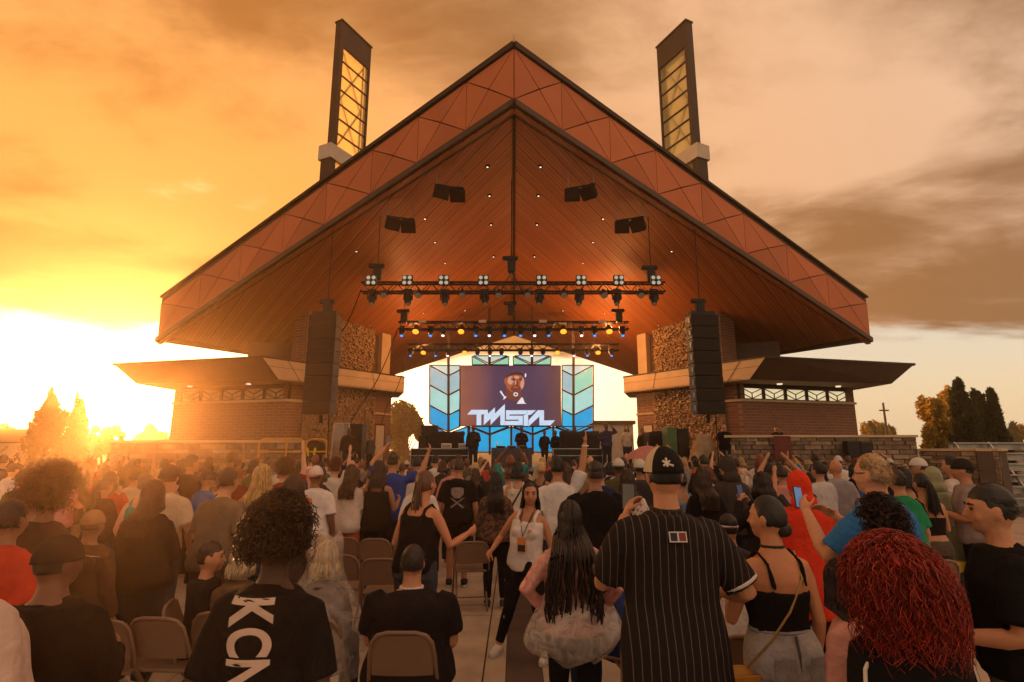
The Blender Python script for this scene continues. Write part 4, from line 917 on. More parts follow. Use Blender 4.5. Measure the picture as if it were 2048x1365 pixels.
def floral():
    m, t, b = nodes('dark_floral'); n = noise_n(t, 16, 3, dist=1.); r = N(t, 'ShaderNodeValToRGB'); lk(t, n, r.inputs[0]); e = r.color_ramp.elements
    e[0].position = .44; e[0].color = (.02, .014, .012, 1); e[1].position = .6; e[1].color = (.16, .06, .03, 1); lk(t, r.outputs[0], b.inputs['Base Color']); b.inputs['Roughness'].default_value = .85; return m
M_floral = floral()
def speck():
    m, t, b = nodes('white_floral'); n = noise_n(t, 22, 3, dist=1.); r = N(t, 'ShaderNodeValToRGB'); lk(t, n, r.inputs[0]); e = r.color_ramp.elements
    e[0].position = .5; e[0].color = (.6, .52, .46, 1); e[1].position = .64; e[1].color = (.2, .05, .06, 1); lk(t, r.outputs[0], b.inputs['Base Color']); b.inputs['Roughness'].default_value = .85; return m
M_speck = speck()
PEND = []          # objects whose surface is still to be fused
def fuse(name, mb, voxel, material, parent, color, sm=5, fold=0., fs=7.):
    me = D.meshes.new(name); me.from_pydata(mb.v, [], mb.f); me.materials.append(material)
    o = link(name, me, parent); o.color = (*color, 1)
    r = o.modifiers.new('r', 'REMESH'); r.mode = 'VOXEL'; r.voxel_size = voxel
    s = o.modifiers.new('s', 'SMOOTH'); s.factor = .5; s.iterations = sm
    PEND.append((o, fold, fs)); return o
def sine_noise(p, sc, seed):
    nr = np.random.default_rng(seed); v = np.zeros(len(p))
    for k in range(7):
        d = nr.normal(size=3); d[2] *= .55; d *= sc*(.6+.35*k)/np.linalg.norm(d); v += np.sin(p@d+nr.uniform(0, 6.28)+1.3*np.sin(p@nr.normal(size=3)*sc*.4))/(1+.35*k)
    return v/3.
def flush():
    if not PEND: return
    bpy.context.view_layer.update(); dg = bpy.context.evaluated_depsgraph_get(); k = 0
    res = []
    for o, fold, fs in PEND: res.append(D.meshes.new_from_object(o.evaluated_get(dg)))
    for (o, fold, fs), me in zip(PEND, res):
        old = o.data; o.modifiers.clear(); o.data = me; me.name = old.name; D.meshes.remove(old)
        if fold:
            n = len(me.vertices); co = np.empty(n*3, np.float32); me.vertices.foreach_get('co', co); no = np.empty(n*3, np.float32); me.vertices.foreach_get('normal', no)
            co = co.reshape(-1, 3); no = no.reshape(-1, 3); co = co+no*(sine_noise(co, fs*2.2, k+3)*fold)[:, None]; me.vertices.foreach_set('co', co.astype(np.float32).ravel())
        me.polygons.foreach_set('use_smooth', [True]*len(me.polygons)); me.update(); k += 1
    PEND.clear()
V = Vector
def strand_mesh(name, paths, r0, r1, m):
    """paths (n,k,3): every strand a three sided tapered tube"""
    n, k, _ = paths.shape; tan = np.gradient(paths, axis=1); tan /= np.linalg.norm(tan, axis=2)[..., None]+1e-9
    up = np.array([.31, .22, .93]); a = np.cross(tan, up); a /= np.linalg.norm(a, axis=2)[..., None]+1e-9; b = np.cross(tan, a)
    rad = np.linspace(r0, r1, k)[None, :, None] if np.isscalar(r0) else r0
    ring = np.stack([paths+rad*(a*math.cos(t)+b*math.sin(t)) for t in (0, 2.094, 4.189)], 2)     # n,k,3,3
    v = ring.reshape(-1, 3); base = np.arange(n)[:, None, None]*k*3; i = np.arange(k-1)[None, :, None]*3; j = np.arange(3)[None, None, :]; j2 = (j+1) % 3
    f = np.stack([base+i+j, base+i+j2, base+i+3+j2, base+i+3+j], -1).reshape(-1, 4)
    me = np_mesh(name, v, f, m); me.polygons.foreach_set('use_smooth', [True]*len(me.polygons)); return me
HR = np.array([.079, .099, .121])      # skull half sizes
def hair_paths(style, n, k, seed, length=.4, wave=.012, vol=1., backy=.17):
    nr = np.random.default_rng(seed); th0 = np.arccos(nr.uniform(.15 if style != 'short' else -.05, 1, n)); az = nr.uniform(R(62), R(298), n)      # azimuth from the face
    if style in ('curly', 'afro', 'short'):
        th0 = np.arccos(nr.uniform(-.35, 1, n)); az = nr.uniform(0, 2*np.pi, n)
        face = (np.abs((az+np.pi) % (2*np.pi)-np.pi) < R(62)) & (th0 > R(42)); th0[face] = nr.uniform(0, R(42), face.sum())
        lowf = (np.abs((az+np.pi) % (2*np.pi)-np.pi) < R(95)) & (th0 > R(72)); th0[lowf] = nr.uniform(0, R(70), lowf.sum())
    t = np.linspace(0, 1, k)[None, :]
    def sph(th, a, s=1.): return np.stack([-np.sin(th)*np.sin(a), np.sin(th)*np.cos(a), np.cos(th)], -1)*HR*s
    if style == 'short':
        d = sph(th0, az)/HR; root = sph(th0, az, 1.0); L = length*nr.uniform(.6, 1.2, n)
        fl = nr.normal(0, .35, (n, 3))+np.array([0, -.5, -.7]); p = root[:, None, :]+(d[:, None, :]*.32*t[..., None]+fl[:, None, :]*t[..., None]**2*.8)*L[:, None, None]; return p
    if style in ('curly', 'afro'):
        d = sph(th0, az)/HR; root = sph(th0, az, 1.); L = length*nr.uniform(.4, 1.25, n); ph = nr.uniform(0, 6.28, n); fr = nr.uniform(5, 9, n)
        out = d[:, None, :]*(t[..., None]**.8)*L[:, None, None]
        if style == 'curly': out = d[:, None, :]*(np.minimum(t, .55)**.85)[..., None]*L[:, None, None]*.85*vol; out[..., 2] -= (np.maximum(t-.25, 0)**1.25)*L[:, None]*.95
        ax = np.cross(d, [0.1, .2, 1.]); ax /= np.linalg.norm(ax, axis=1)[:, None]; bx = np.cross(d, ax); w = .016*t
        cur = (np.cos(ph[:, None]+t*fr[:, None]*3)*w*1.3)[..., None]*ax[:, None, :]+(np.sin(ph[:, None]+t*fr[:, None]*3)*w*1.3)[..., None]*bx[:, None, :]
        return root[:, None, :]+out+cur
    # long hair: over the skull, then falling
    k1 = k//3; th_end = R(100); tt = np.linspace(0, 1, k1)[None, :]
    th = th0[:, None]+(th_end-th0[:, None])*tt; sc = 1.02+nr.uniform(0, .10, n)[:, None]*vol
    p1 = sph(th, np.repeat(az[:, None], k1, 1))*sc[..., None]
    t2 = np.linspace(0, 1, k-k1+1)[None, 1:]; L = length*nr.uniform(.8, 1.08, n)
    p2 = np.repeat(p1[:, -1:, :], k-k1, 1).copy(); p2[..., 2] -= t2*L[:, None]
    back = -np.cos(az); p2[..., 1] -= (np.clip(back, 0, 1)[:, None])*np.minimum(t2*1.6, 1)*.035
    low = np.clip((-.13-p2[..., 2])/.09, 0, 1); tgt = -(backy+nr.uniform(-.012, .03, n)[:, None])
    p2[..., 1] = np.where(p2[..., 1] > tgt, p2[..., 1]+(tgt-p2[..., 1])*low, p2[..., 1])
    p2[..., 0] *= 1+.18*np.sin(np.pi*t2)+.10*t2; ph = nr.uniform(0, 6.28, n)[:, None]
    p2[..., 0] += wave*np.sin(ph+t2*L[:, None]*26)*t2; p2[..., 1] += wave*np.cos(ph*1.7+t2*L[:, None]*22)*t2
    return np.concatenate([p1, p2], 1)
def skull_cap(mb, grow, zlow=-.2, face=True):
    """closed hair volume hugging the skull, open at the face"""
    nu, nv = 20, 14; vs = []; g = grow
    for i in range(nv+1):
        th = R(2)+(R(112)-R(2))*i/nv
        for j in range(nu):
            a = 2*math.pi*j/nu; fr = math.cos(a); lim = R(112)
            if fr > .2: lim = R(52)+(R(112)-R(52))*max(0, 1-(fr-.2)/.45)
            t_ = min(th, lim); s = 1+g
            vs.append((-math.sin(t_)*math.sin(a)*HR[0]*s, math.sin(t_)*math.cos(a)*HR[1]*s-.004, math.cos(t_)*HR[2]*s))
    fs = [(i*nu+j, i*nu+(j+1) % nu, (i+1)*nu+(j+1) % nu, (i+1)*nu+j) for i in range(nv) for j in range(nu)]+[tuple(range(nu-1, -1, -1)), tuple(range(nv*nu, (nv+1)*nu))]
    mb.add(vs, fs); return mb
POSE = {'down': ((.055, -.03, -.285), (.075, .06, -.53)), 'relax': ((.075, -.05, -.27), (.05, .14, -.46)), 'front': ((.07, .03, -.27), (-.05, .26, -.20)),
        'phone': ((.10, .17, -.20), (-.10, .33, .06)), 'up': ((.09, .05, .27), (.06, .10, .53)), 'high': ((.12, .10, .24), (-.03, .22, .46)), 'hip': ((.17, -.06, -.22), (.03, .05, -.40)),
        'fist': ((.13, -.02, -.24), (.12, .22, -.16)), 'lap': ((.03, .05, -.27), (-.03, .30, -.36)), 'cup': ((.08, .0, -.27), (.08, .25, -.16)), 'wave': ((.22, .03, .10), (.30, .08, .38)), 'ear': ((.20, .08, .02), (.02, .10, .22))}
def person(px, py, Y, label, yaw=0., sex='m', bulk=1., seated=False, lean=.02, side=0., arms=('down', 'down'), skin=(.42, .22, .13), top=('tee', (.02, .02, .02)), bottom=('pants', (.03, .03, .04)), shoe=(.4, .36, .33),
           hair=('short', (.02, .014, .01)), cap=None, head_yaw=0., head_pitch=0., vox=.013, group=None, height=None, z0=.022, legs=None, feet=True, hands=True, sleeve=.55, hem=.84, stand=None, extra=None, hair_n=None, hl=.4, top_mat=None, bot_mat=None, face=False, x_off=0., curl=.55, hairw=.006):
    if py is not None:
        tp = P(px, py, Y); tall = tp.z-z0
    else:
        tp = PX(px, Y, 1.7); tall = height
    ref = 1.75 if not seated else 1.75-.42
    if hair[0] in ('afro', 'curly'): ref += hl*.35
    if cap: ref += .015
    Hs = tall/ref
    T = thing('person', label, 'person', (tp.x+x_off, Y, z0), R(yaw), group); T.scale = (Hs,)*3
    fem = sex == 'f'; drop = .42 if seated else 0.
    # ---- torso rings: z, half width, half depth, y
    rg = [(.83, .13, .095, -.005), (.90, .178 if fem else .165, .118, -.012), (.97, .172 if fem else .162, .112, -.008), (1.08, .128 if fem else .148, .092, .004), (1.20, .145 if fem else .165, .112, .004), (1.30, .156 if fem else .178, .112 if fem else .115, .0), (1.355, .150 if fem else .172, .094, -.008), (1.40, .125 if fem else .142, .078, -.014), (1.435, .088 if fem else .10, .066, -.016), (1.475, .058, .054, -.008)]
    bw = lambda z: bulk if z < 1.34 else 1+(bulk-1)*max(0, (1.475-z)/.135)
    hip = V((0, 0, .92)); ML = Matrix.Rotation(-lean, 3, 'X') @ Matrix.Rotation(side, 3, 'Y')
    def tf(p):
        p = V(p)
        if p.z > .92: p = hip+ML @ (p-hip)
        p.z -= drop; return p
    def ring(z, hw, hd, y, infl=0., n=14, ex=2.4):
        out = []
        for j in range(n):
            a = 2*math.pi*j/n; c, s = math.cos(a), math.sin(a); hw_, hd_ = hw*bw(z)+infl, hd*(1+(bw(z)-1)*1.15)+infl
            out.append(tf((math.copysign(abs(c)**(2/ex), c)*hw_, y+math.copysign(abs(s)**(2/ex), s)*hd_, z)))
        return out
    def torso(mb, z0_, z1_, infl, flare=0., rings=rg):
        zs = sorted({z0_, z1_} | {r[0] for r in rings if z0_ < r[0] < z1_}); rr = []
        for z in zs:
            if z <= rings[0][0]: hw, hd, y = rings[1][1:]
            else:
                for a, b in zip(rings, rings[1:]):
                    if a[0] <= z <= b[0]: u = (z-a[0])/(b[0]-a[0]); hw, hd, y = [a[i]+(b[i]-a[i])*u for i in (1, 2, 3)]; break
                else: hw, hd, y = rings[-1][1:]
            if flare: 
                k_ = max(0., (1.25-z)/.4); hw = max(hw, .165*(1-k_*.2)+.0) if z < 1.25 else hw; hd = max(hd, .108); hw += flare*k_; hd += flare*k_
            rr.append(ring(z, hw, hd, y, infl))
        mb.loft(rr); return mb
    # ---- limbs
    sw = (.158 if fem else .182)*(1+(bulk-1)*.75); ar = (.041 if fem else .050)*(1+(bulk-1)*.6)
    joints = {}
    for k_, s in ((0, -1), (1, 1)):
        ps = arms[k_]; e_, h_ = POSE[ps] if isinstance(ps, str) else ps
        S0 = tf((s*sw*.96, -.012, 1.365)); rot = (ML if not isinstance(ps, str) or True else Matrix.Identity(3))
        E = S0+V((e_[0]*s, e_[1], e_[2])); Hn = S0+V((h_[0]*s, h_[1], h_[2])); joints[s] = (S0, E, Hn)
    hx = .088*(1+(bulk-1)*.5); leg = {}
    for k_, s in ((0, -1), (1, 1)):
        hp_ = V((s*hx, 0, .90-drop))
        if seated: kn = V((s*.11, .42, .50)); an = V((s*.12, .40, .085)) ; 
        elif legs: kn, an = V(legs[k_][0]), V(legs[k_][1])
        else: kn = V((s*.10, .02, .485)); an = V((s*.105, -.02, .085))
        leg[s] = (hp_, kn, an)
    lr = (.083 if fem else .080)*(1+(bulk-1)*.7)
    def arm_body(mb, s):
        a, e, h = joints[s]; d = (h-e).normalized(); n_ = 9
        mb.tube([a+V((-s*.06, 0, .02)), a+V((-s*.008, 0, 0)), a.lerp(e, .25), a.lerp(e, .6), e, e.lerp(h, .25), e.lerp(h, .65), h], [ar*.95, ar*1.08, ar*1.08, ar*.95, ar*.80, ar*.84, ar*.70, ar*.52], n_)
        if not hands: mb.ell(h+d*.07, .035, .03, .085, 8, 6, M=d.to_track_quat('Z', 'Y').to_matrix()); return
        # palm, four fingers, thumb
        q = d.to_track_quat('Z', 'Y').to_matrix(); nrm = V((-s, .25, 0)); nrm = (nrm-d*nrm.dot(d)).normalized(); sd = d.cross(nrm)*s
        if d.z > .3: sd = -sd
        Mq = Matrix((sd, nrm, d)).transposed()
        mb.ell(h+d*.045, .040, .019, .060, 10, 7, M=Mq)
        for i, (o_, L) in enumerate(((-.029, .072), (-.010, .082), (.010, .078), (.028, .062))):
            b0 = h+d*.085+sd*o_; c1 = curl; pts = [b0-d*.02, b0]; dd = d.copy()
            for seg in (.42, .33, .25):
                dd = (Matrix.Rotation(c1*(1 if True else 0), 3, sd*s) @ dd if False else (dd*math.cos(c1)+nrm*math.sin(c1)*1.)).normalized(); pts.append(pts[-1]+dd*L*seg)
                c1 = curl*.8
            mb.tube(pts, [.0095, .0095, .009, .0085, .007], 6)
        tb = h+d*.02-sd*.034; mb.tube([tb+sd*.015, tb, tb+(d*.5-sd*.45+nrm*.35)*.045, tb+(d*.85-sd*.4+nrm*.55)*.075], [.012, .0125, .011, .008], 6)
    B = MB(); torso(B, .83, 1.475, 0.); B.tube([tf((0, -.012, 1.42)), tf((0, -.002, 1.50)), tf((0, .008, 1.57))], [.066*(1+(bulk-1)*.4), .056*(1+(bulk-1)*.3), .055*(1+(bulk-1)*.3)], 10)
    if fem:
        for s in (1, -1): B.ell(tf((s*.07*bulk, .092*bulk, 1.235)), .062*bulk, .05*bulk, .06, 10, 7)
    for s in (1, -1):
        arm_body(B, s); h_, k_, a_ = leg[s]
        B.tube([h_+V((0, -.01, .03)), h_.lerp(k_, .2), h_.lerp(k_, .6), k_, k_.lerp(a_, .28), k_.lerp(a_, .65), a_, a_+V((0, 0, -.03))], [lr*1.05, lr*1.08, lr*.86, lr*.66, lr*.68, lr*.52, lr*.42, lr*.42], 10)
        if feet: B.tube([a_+V((0, -.05, -.045)), a_+V((0, .03, -.04)), a_+V((s*.01, .15, -.055))], [.034, .04, .03], 8)
    # ---- head
    Hc = tf((0, .012, 1.628)); MH = Matrix.Rotation(R(head_yaw), 3, 'Z') @ Matrix.Rotation(R(-head_pitch), 3, 'X')
    def hd(p): return Hc+MH @ V(p)
    B.ell(Hc, HR[0], HR[1], HR[2]*.98, 14, 10, M=MH); B.ell(hd((0, .03, -.055)), .060, .068, .066, 12, 8, M=MH); B.ell(hd((0, .062, -.085)), .032, .03, .03, 8, 6, M=MH)
    B.tube([hd((0, .088, .018)), hd((0, .102, -.006)), hd((0, .116, -.030)), hd((0, .092, -.038))], [.008, .011, .014, .012], 7)
    B.ell(hd((0, .078, -.062)), .026, .022, .014, 8, 6, M=MH); B.ell(hd((0, .080, .030)), .055, .016, .012, 10, 6, M=MH)
    for s in (1, -1):
        B.ell(hd((s*.078, -.004, -.012)), .012, .022, .034, 8, 6, M=MH @ Matrix.Rotation(s*.3, 3, 'Z')); B.ell(hd((s*.045, .066, -.035)), .024, .022, .026, 8, 6, M=MH)
    fuse('body', B, vox, M_skin, T, skin, 3)
    if face:
        for s in (1, -1):
            e = MB().ell(hd((s*.032, .086, .006)), .014, .008, .008, 10, 6, M=MH).build('eye', mat('eye_dark', (.03, .02, .018), .2), T, smooth=True)
            MB().tube([hd((s*.014, .095, .026)), hd((s*.033, .096, .032)), hd((s*.052, .082, .027))], [.004, .0055, .003], 6).build('eyebrow', mat('brow_hair', (.015, .01, .008), .8), T)
        MB().tube([hd((-.026, .090, -.058)), hd((-.012, .099, -.064)), hd((.012, .099, -.064)), hd((.026, .090, -.058))], [.003, .0065, .0065, .003], 6).build('mouth', mat('lips', (.30, .07, .06), .4), T, smooth=True)
    # ---- clothes
    tk, tc_ = top[0], top[1]; vx = max(vox, .013); tm = top_mat or M_cloth
    C = MB()
    if tk in ('tee', 'long', 'hoodie', 'hood_up', 'poncho'):
        fl = .02*bulk if tk == 'tee' else (.03 if tk != 'poncho' else .10)
        inf = .017 if tk == 'tee' else .026
        torso(C, hem if tk != 'poncho' else .62, 1.452, inf, fl)
        C.tube([tf((0, -.012, 1.40)), tf((0, -.006, 1.472))], [.10, .068+.004*(bulk-1)], 12)
        for s in (1, -1):
            a, e, h = joints[s]; rr = ar+(.016 if tk == 'tee' else .022 if tk != 'poncho' else .06)
            if tk == 'tee':
                q = a.lerp(e, sleeve+.25); C.tube([a+V((-s*.07, 0, .03)), a+V((-s*.012, 0, .0)), a.lerp(e, .3), q], [rr*.8, rr*.98, rr*1.06, rr*1.16], 10)
            else:
                C.tube([a+V((-s*.07, 0, .03)), a+V((-s*.012, 0, .0)), a.lerp(e, .5), e, e.lerp(h, .5), h-(h-e).normalized()*.01], [rr*.8, rr, rr, rr*.9, rr*.78, rr*.62 if tk != 'poncho' else rr], 10)
        if fem and tk != 'poncho':
            for s in (1, -1): C.ell(tf((s*.07*bulk, .092*bulk, 1.235)), .07*bulk, .06*bulk, .07, 10, 7)
        if tk == 'hoodie': C.ell(tf((0, -.085, 1.43)), .13, .06, .075, 10, 7)
        if tk in ('hood_up', ) or (tk == 'poncho' and 'hood' in top): pass
    elif tk in ('tank', 'crop', 'straps'):
        lo = {'tank': .84, 'crop': 1.03, 'straps': 1.05}[tk]; hi_ = 1.345 if tk == 'tank' else 1.25
        torso(C, lo, hi_, .012, .006 if tk == 'tank' else 0.)
        if fem:
            for s in (1, -1): C.ell(tf((s*.07*bulk, .092*bulk, 1.235)), .067*bulk, .056*bulk, .066, 10, 7)
        for s in (1, -1):
            w_ = .032 if tk == 'tank' else .019
            C.tube([tf((s*.085*bulk, .10*bulk, 1.28)), tf((s*.088*bulk, .082*bulk, 1.38)), tf((s*.09*bulk, -.0, 1.452)), tf((s*.09*bulk, -.085*bulk, 1.40)), tf((s*.082*bulk, -.118*bulk, 1.27))], w_*.72, 8)
    if C.v: fuse('shirt' if tk != 'poncho' else 'poncho', C, vx, tm, T, tc_, 5, .0095 if vox < .016 else .006, 8.)
    if tk == 'hood_up' or (len(top) > 2 and top[2] == 'hood'):
        Hd = MB(); skull_cap(Hd, .24); Hd.ell(tf((0, -.05, 1.50)), .115, .10, .09, 12, 8); Hd.ell(hd((0, -.05, .02)), .105, .09, .135, 12, 8, M=MH) if False else None
        vs_ = Hd.v[:15*20]; Hd.v[:15*20] = [tuple(hd(v)) for v in vs_]
        fuse('hood', Hd, vx, tm, T, tc_, 4, .005, 9.)
    bk, bc = bottom; bm_ = bot_mat or (M_denim if bk == 'jeans' else M_cloth); C = MB()
    end = {'pants': 1., 'jeans': 1., 'wide': 1., 'leggings': .98, 'shorts': .0, 'skirt': .0}[bk]
    torso(C, .83, 1.0 if bk != 'jeans' else 1.06, .012)
    for s in (1, -1):
        h_, k_, a_ = leg[s]; i_ = {'leggings': .008, 'pants': .020, 'jeans': .018, 'wide': .028, 'shorts': .026, 'skirt': .03}[bk]
        if end:
            w_ = {'wide': 1.75, 'jeans': 1.25, 'pants': 1.15}.get(bk, 1.)
            C.tube([h_+V((0, -.01, .03)), h_.lerp(k_, .25), h_.lerp(k_, .65), k_, k_.lerp(a_, .4), k_.lerp(a_, .92)], [lr*1.05+i_, lr*1.08+i_, lr*.9+i_, (lr*.68+i_)*max(1, w_*.85), (lr*.64+i_)*w_, (lr*.46+i_)*w_], 12)
        else: C.tube([h_+V((0, -.01, .03)), h_.lerp(k_, .25), h_.lerp(k_, .85)], [lr*1.05+i_, lr*1.1+i_, lr*1.05+i_], 12)
    fuse('trousers' if end else 'shorts', C, vx, bm_, T, bc, 4, .008 if vox < .016 else .004, 9.)
    if feet:
        for s in (1, -1):
            a_ = leg[s][2]; C = MB(); C.tube([a_+V((0, -.075, -.045)), a_+V((0, -.03, -.03)), a_+V((s*.008, .06, -.038)), a_+V((s*.012, .15, -.052)), a_+V((s*.012, .175, -.056))], [.034, .047, .045, .036, .024], 10); C.tube([a_+V((0, -.02, -.03)), a_+V((0, -.015, .02))], [.048, .046], 10)
            so_ = MB().loft([[a_+V((s*.008+x*w, y, z)) for x, y, w in ((-1, -.06, .03), (0, -.085, 0), (1, -.06, .03), (1, .05, .042), (1, .14, .034), (0, .185, 0), (-1, .14, .034), (-1, .05, .042))] for z in (-.082, -.055)])
            sh = fuse('shoe', C, .012, M_shoe, T, shoe, 3); so_.build('sole', mat('shoe_sole', (.5, .45, .4), .7), sh)
    # ---- hair
    hs, hc = hair[0], hair[1]; hn = hair_n
    def add_strands(paths, r0=.006, r1=.003, nm='hair'):
        p = paths.reshape(-1, 3); Mh = np.array(MH); p = p@Mh.T+np.array(Hc); o = link(nm, strand_mesh(nm, p.reshape(paths.shape), r0, r1, M_hairm), T); o.color = (*hc, 1); tag(o, kind='stuff'); return o
    def shell(g):
        H = MB(); skull_cap(H, g); H.v = [tuple(hd(v)) for v in H.v]; o = fuse('hair_cap', H, .012, M_hairm, T, hc, 2, .003, 30.); return o
    sd_ = abs(hash(label)) % 1000 if False else sum(map(ord, label)) % 997
    if hs == 'short': shell(.055); add_strands(hair_paths('short', hn or 900, 4, sd_, .032), .0028, .001)
    elif hs == 'buzz': shell(.028)
    elif hs == 'fade':
        H = MB(); skull_cap(H, .02); H.v = [tuple(hd(v)) for v in H.v]; fuse('hair_cap', H, .012, M_hairm, T, tuple(c*1.0 for c in hc), 2)
        H = MB(); H.ell(hd((0, -.012, .052)), .077, .100, .083, 14, 9, M=MH); fuse('hair_top', H, .012, M_hairm, T, hc, 2, .003, 34.); pp_ = hair_paths('short', hn or 700, 4, sd_, .016); pp_ = pp_[pp_[:, 0, 2] > -.02]; add_strands(pp_*np.array([1.0, 1.02, 1.06])+np.array([0, -.006, .006]), .002, .0008)
    elif hs == 'long': shell(.06); add_strands(hair_paths('long', hn or 420, 14, sd_, hl, backy=.02+.15*bulk), hairw, hairw*.5)
    elif hs == 'ponytail':
        shell(.05); p = hair_paths('long', hn or 160, 14, sd_, hl); k1 = 14//3
        b_ = np.array([0, -.105, .03]); p[:, :k1] = p[:, :k1]*.3+p[:, :1]*.7; tt = np.linspace(0, 1, 14-k1)[None, :, None]; nr = np.random.default_rng(sd_); of = nr.normal(0, .02, (len(p), 1, 3))
        p[:, k1:] = b_+of*(.4+tt)+np.concatenate([0*tt, -.05*np.sin(np.minimum(tt*3, 1.57)), .03*np.sin(tt*3.1)-tt*hl], 2)
        p = p[:, k1-1:]; p[:, 0] = b_; add_strands(p, hairw*1.3, hairw*.5, 'ponytail')
    elif hs == 'bun':
        shell(.055); H = MB(); H.ell(hd((0, -.10, -.03) if len(hair) < 3 else hair[2]), .05, .045, .045, 10, 8); fuse('bun', H, .011, M_hairm, T, hc, 2, .005, 40.)
    elif hs == 'bob': shell(.07); add_strands(hair_paths('long', hn or 380, 12, sd_, .10), .007, .004)
    elif hs == 'afro': shell(.10); add_strands(hair_paths('afro', hn or 1500, 9, sd_, hl), .0035, .002)
    elif hs == 'curly': shell(.10); add_strands(hair_paths('curly', hn or 1600, 12, sd_, hl, vol=1.), .0024, .0012)
    elif hs == 'braids':
        shell(.06); p = hair_paths('long', hn or 90, 22, sd_, hl, wave=.006, backy=.03+.165*bulk); p[:, 7:, 0] *= (1+1.1*np.linspace(0, 1, 15)**.7)[None, :]; nr = np.random.default_rng(3); rad = (np.linspace(.0085, .0055, 22)[None, :, None])*(1+.22*np.sin(np.arange(22)*3.1))[None, :, None]; add_strands(p, rad, 0)
    if cap:
        ck, cc = cap[0], cap[1]; C = MB(); vs_ = []; nu, nv = 20, 9
        for i in range(nv+1):
            th = R(90)*i/nv
            for j in range(nu):
                a = 2*math.pi*j/nu; vs_.append(hd((math.sin(th)*math.cos(a)*.092, math.sin(th)*math.sin(a)*.112-.006, math.cos(th)*.125+.005)))
        C.add(vs_, [(i*nu+j, i*nu+(j+1) % nu, (i+1)*nu+(j+1) % nu, (i+1)*nu+j) for i in range(nv) for j in range(nu)]+[tuple(range(nv*nu, (nv+1)*nu))])
        o = C.build('cap', M_knit, T, smooth=True); o.color = (*cc, 1)
        if ck != 'beanie':
            f_ = -1 if ck == 'back' else 1; br = []
            for z in (.006, .014):
                br.append([hd((math.sin(t_)*.082, f_*(.085+math.cos(t_)*.095) if abs(t_) < 1.58 else f_*.06, z-.02*(math.cos(t_)))) for t_ in [R(-90)+R(180)*i/10 for i in range(11)]])
            o2 = MB().loft(br).build('brim', M_knit, o); o2.color = (*(cap[2] if len(cap) > 2 else cc), 1)
    if extra: extra(T, dict(tf=tf, hd=hd, joints=joints, leg=leg, Hs=Hs, bulk=bulk, MH=MH))
    return T
def phone(label, T, J, side, off=(0, 0, .06), tilt=0., screen=(.15, .3, .6)):
    """a phone held up in the hand; stands as a thing of its own"""
    h = J['joints'][side][2]; d = (h-J['joints'][side][1]).normalized(); c = T.matrix_basis @ (h+d*.07+V(off))
    o = thing('phone', label, 'phone', c, T.rotation_euler.z); MB().box(-.038, .038, -.005, .005, -.078, .078).build('case', M_black, o, bevel=.004)
    MB().box(-.033, .033, -.0075, -.0055, -.07, .07).build('screen', emis('phone_screen_%.2f' % screen[2], screen, .32), o); o.rotation_euler = (R(-12), R(tilt), T.rotation_euler.z); return o
def text_on(T, body, txt, size, loc, rot, color, name='print', ext=.0008, bold=False, sx=1.):
    cu = D.curves.new(name, 'FONT'); cu.body = txt; cu.size = size; cu.align_x = 'CENTER'; cu.align_y = 'CENTER'; cu.extrude = 0.; cu.offset = .007 if bold else 0.; cu.fill_mode = 'FRONT'
    tmp = D.objects.new(name, cu); COL.objects.link(tmp); bpy.context.view_layer.update(); me = D.meshes.new_from_object(tmp.evaluated_get(bpy.context.evaluated_depsgraph_get())); D.objects.remove(tmp); D.curves.remove(cu)
    bm = bmesh.new(); bm.from_mesh(me); bmesh.ops.triangulate(bm, faces=bm.faces); bmesh.ops.subdivide_edges(bm, edges=[e for e in bm.edges if e.calc_length() > .02], cuts=3); bm.to_mesh(me); bm.free()
    me.materials.clear(); me.materials.append(mat('print_%s' % name, color, .8, var=.12, scale=20)); o = link(name, me, T); o.location = loc; o.rotation_euler = rot; o.scale = (sx, 1, 1); return o
WRAP = []
def wrap_to(o, target, off=.004): WRAP.append((o, target, off))
def do_wraps():
    if not WRAP: return
    for o, t, off in WRAP:
        m = o.modifiers.new('w', 'SHRINKWRAP'); m.target = t; m.wrap_method = 'PROJECT'; m.use_project_z = True; m.use_negative_direction = True; m.use_positive_direction = True; m.offset = off; m.wrap_mode = 'ABOVE_SURFACE'
    bpy.context.view_layer.update(); dg = bpy.context.evaluated_depsgraph_get()
    res = [D.meshes.new_from_object(o.evaluated_get(dg)) for o, _, _ in WRAP]
    for (o, _, _), me in zip(WRAP, res): o.modifiers.clear(); o.data = me
    WRAP.clear()
# ================================================================ the audience
SK1, SK2, SK3, SK4 = (.46, .24, .14), (.30, .145, .08), (.55, .30, .19), (.12, .05, .028)
BLK, DK, WHT = (.016, .013, .013), (.03, .022, .02), (.62, .56, .53)
HB, HBR, HBL, HGR = (.012, .008, .006), (.07, .03, .014), (.42, .26, .10), (.30, .24, .18)
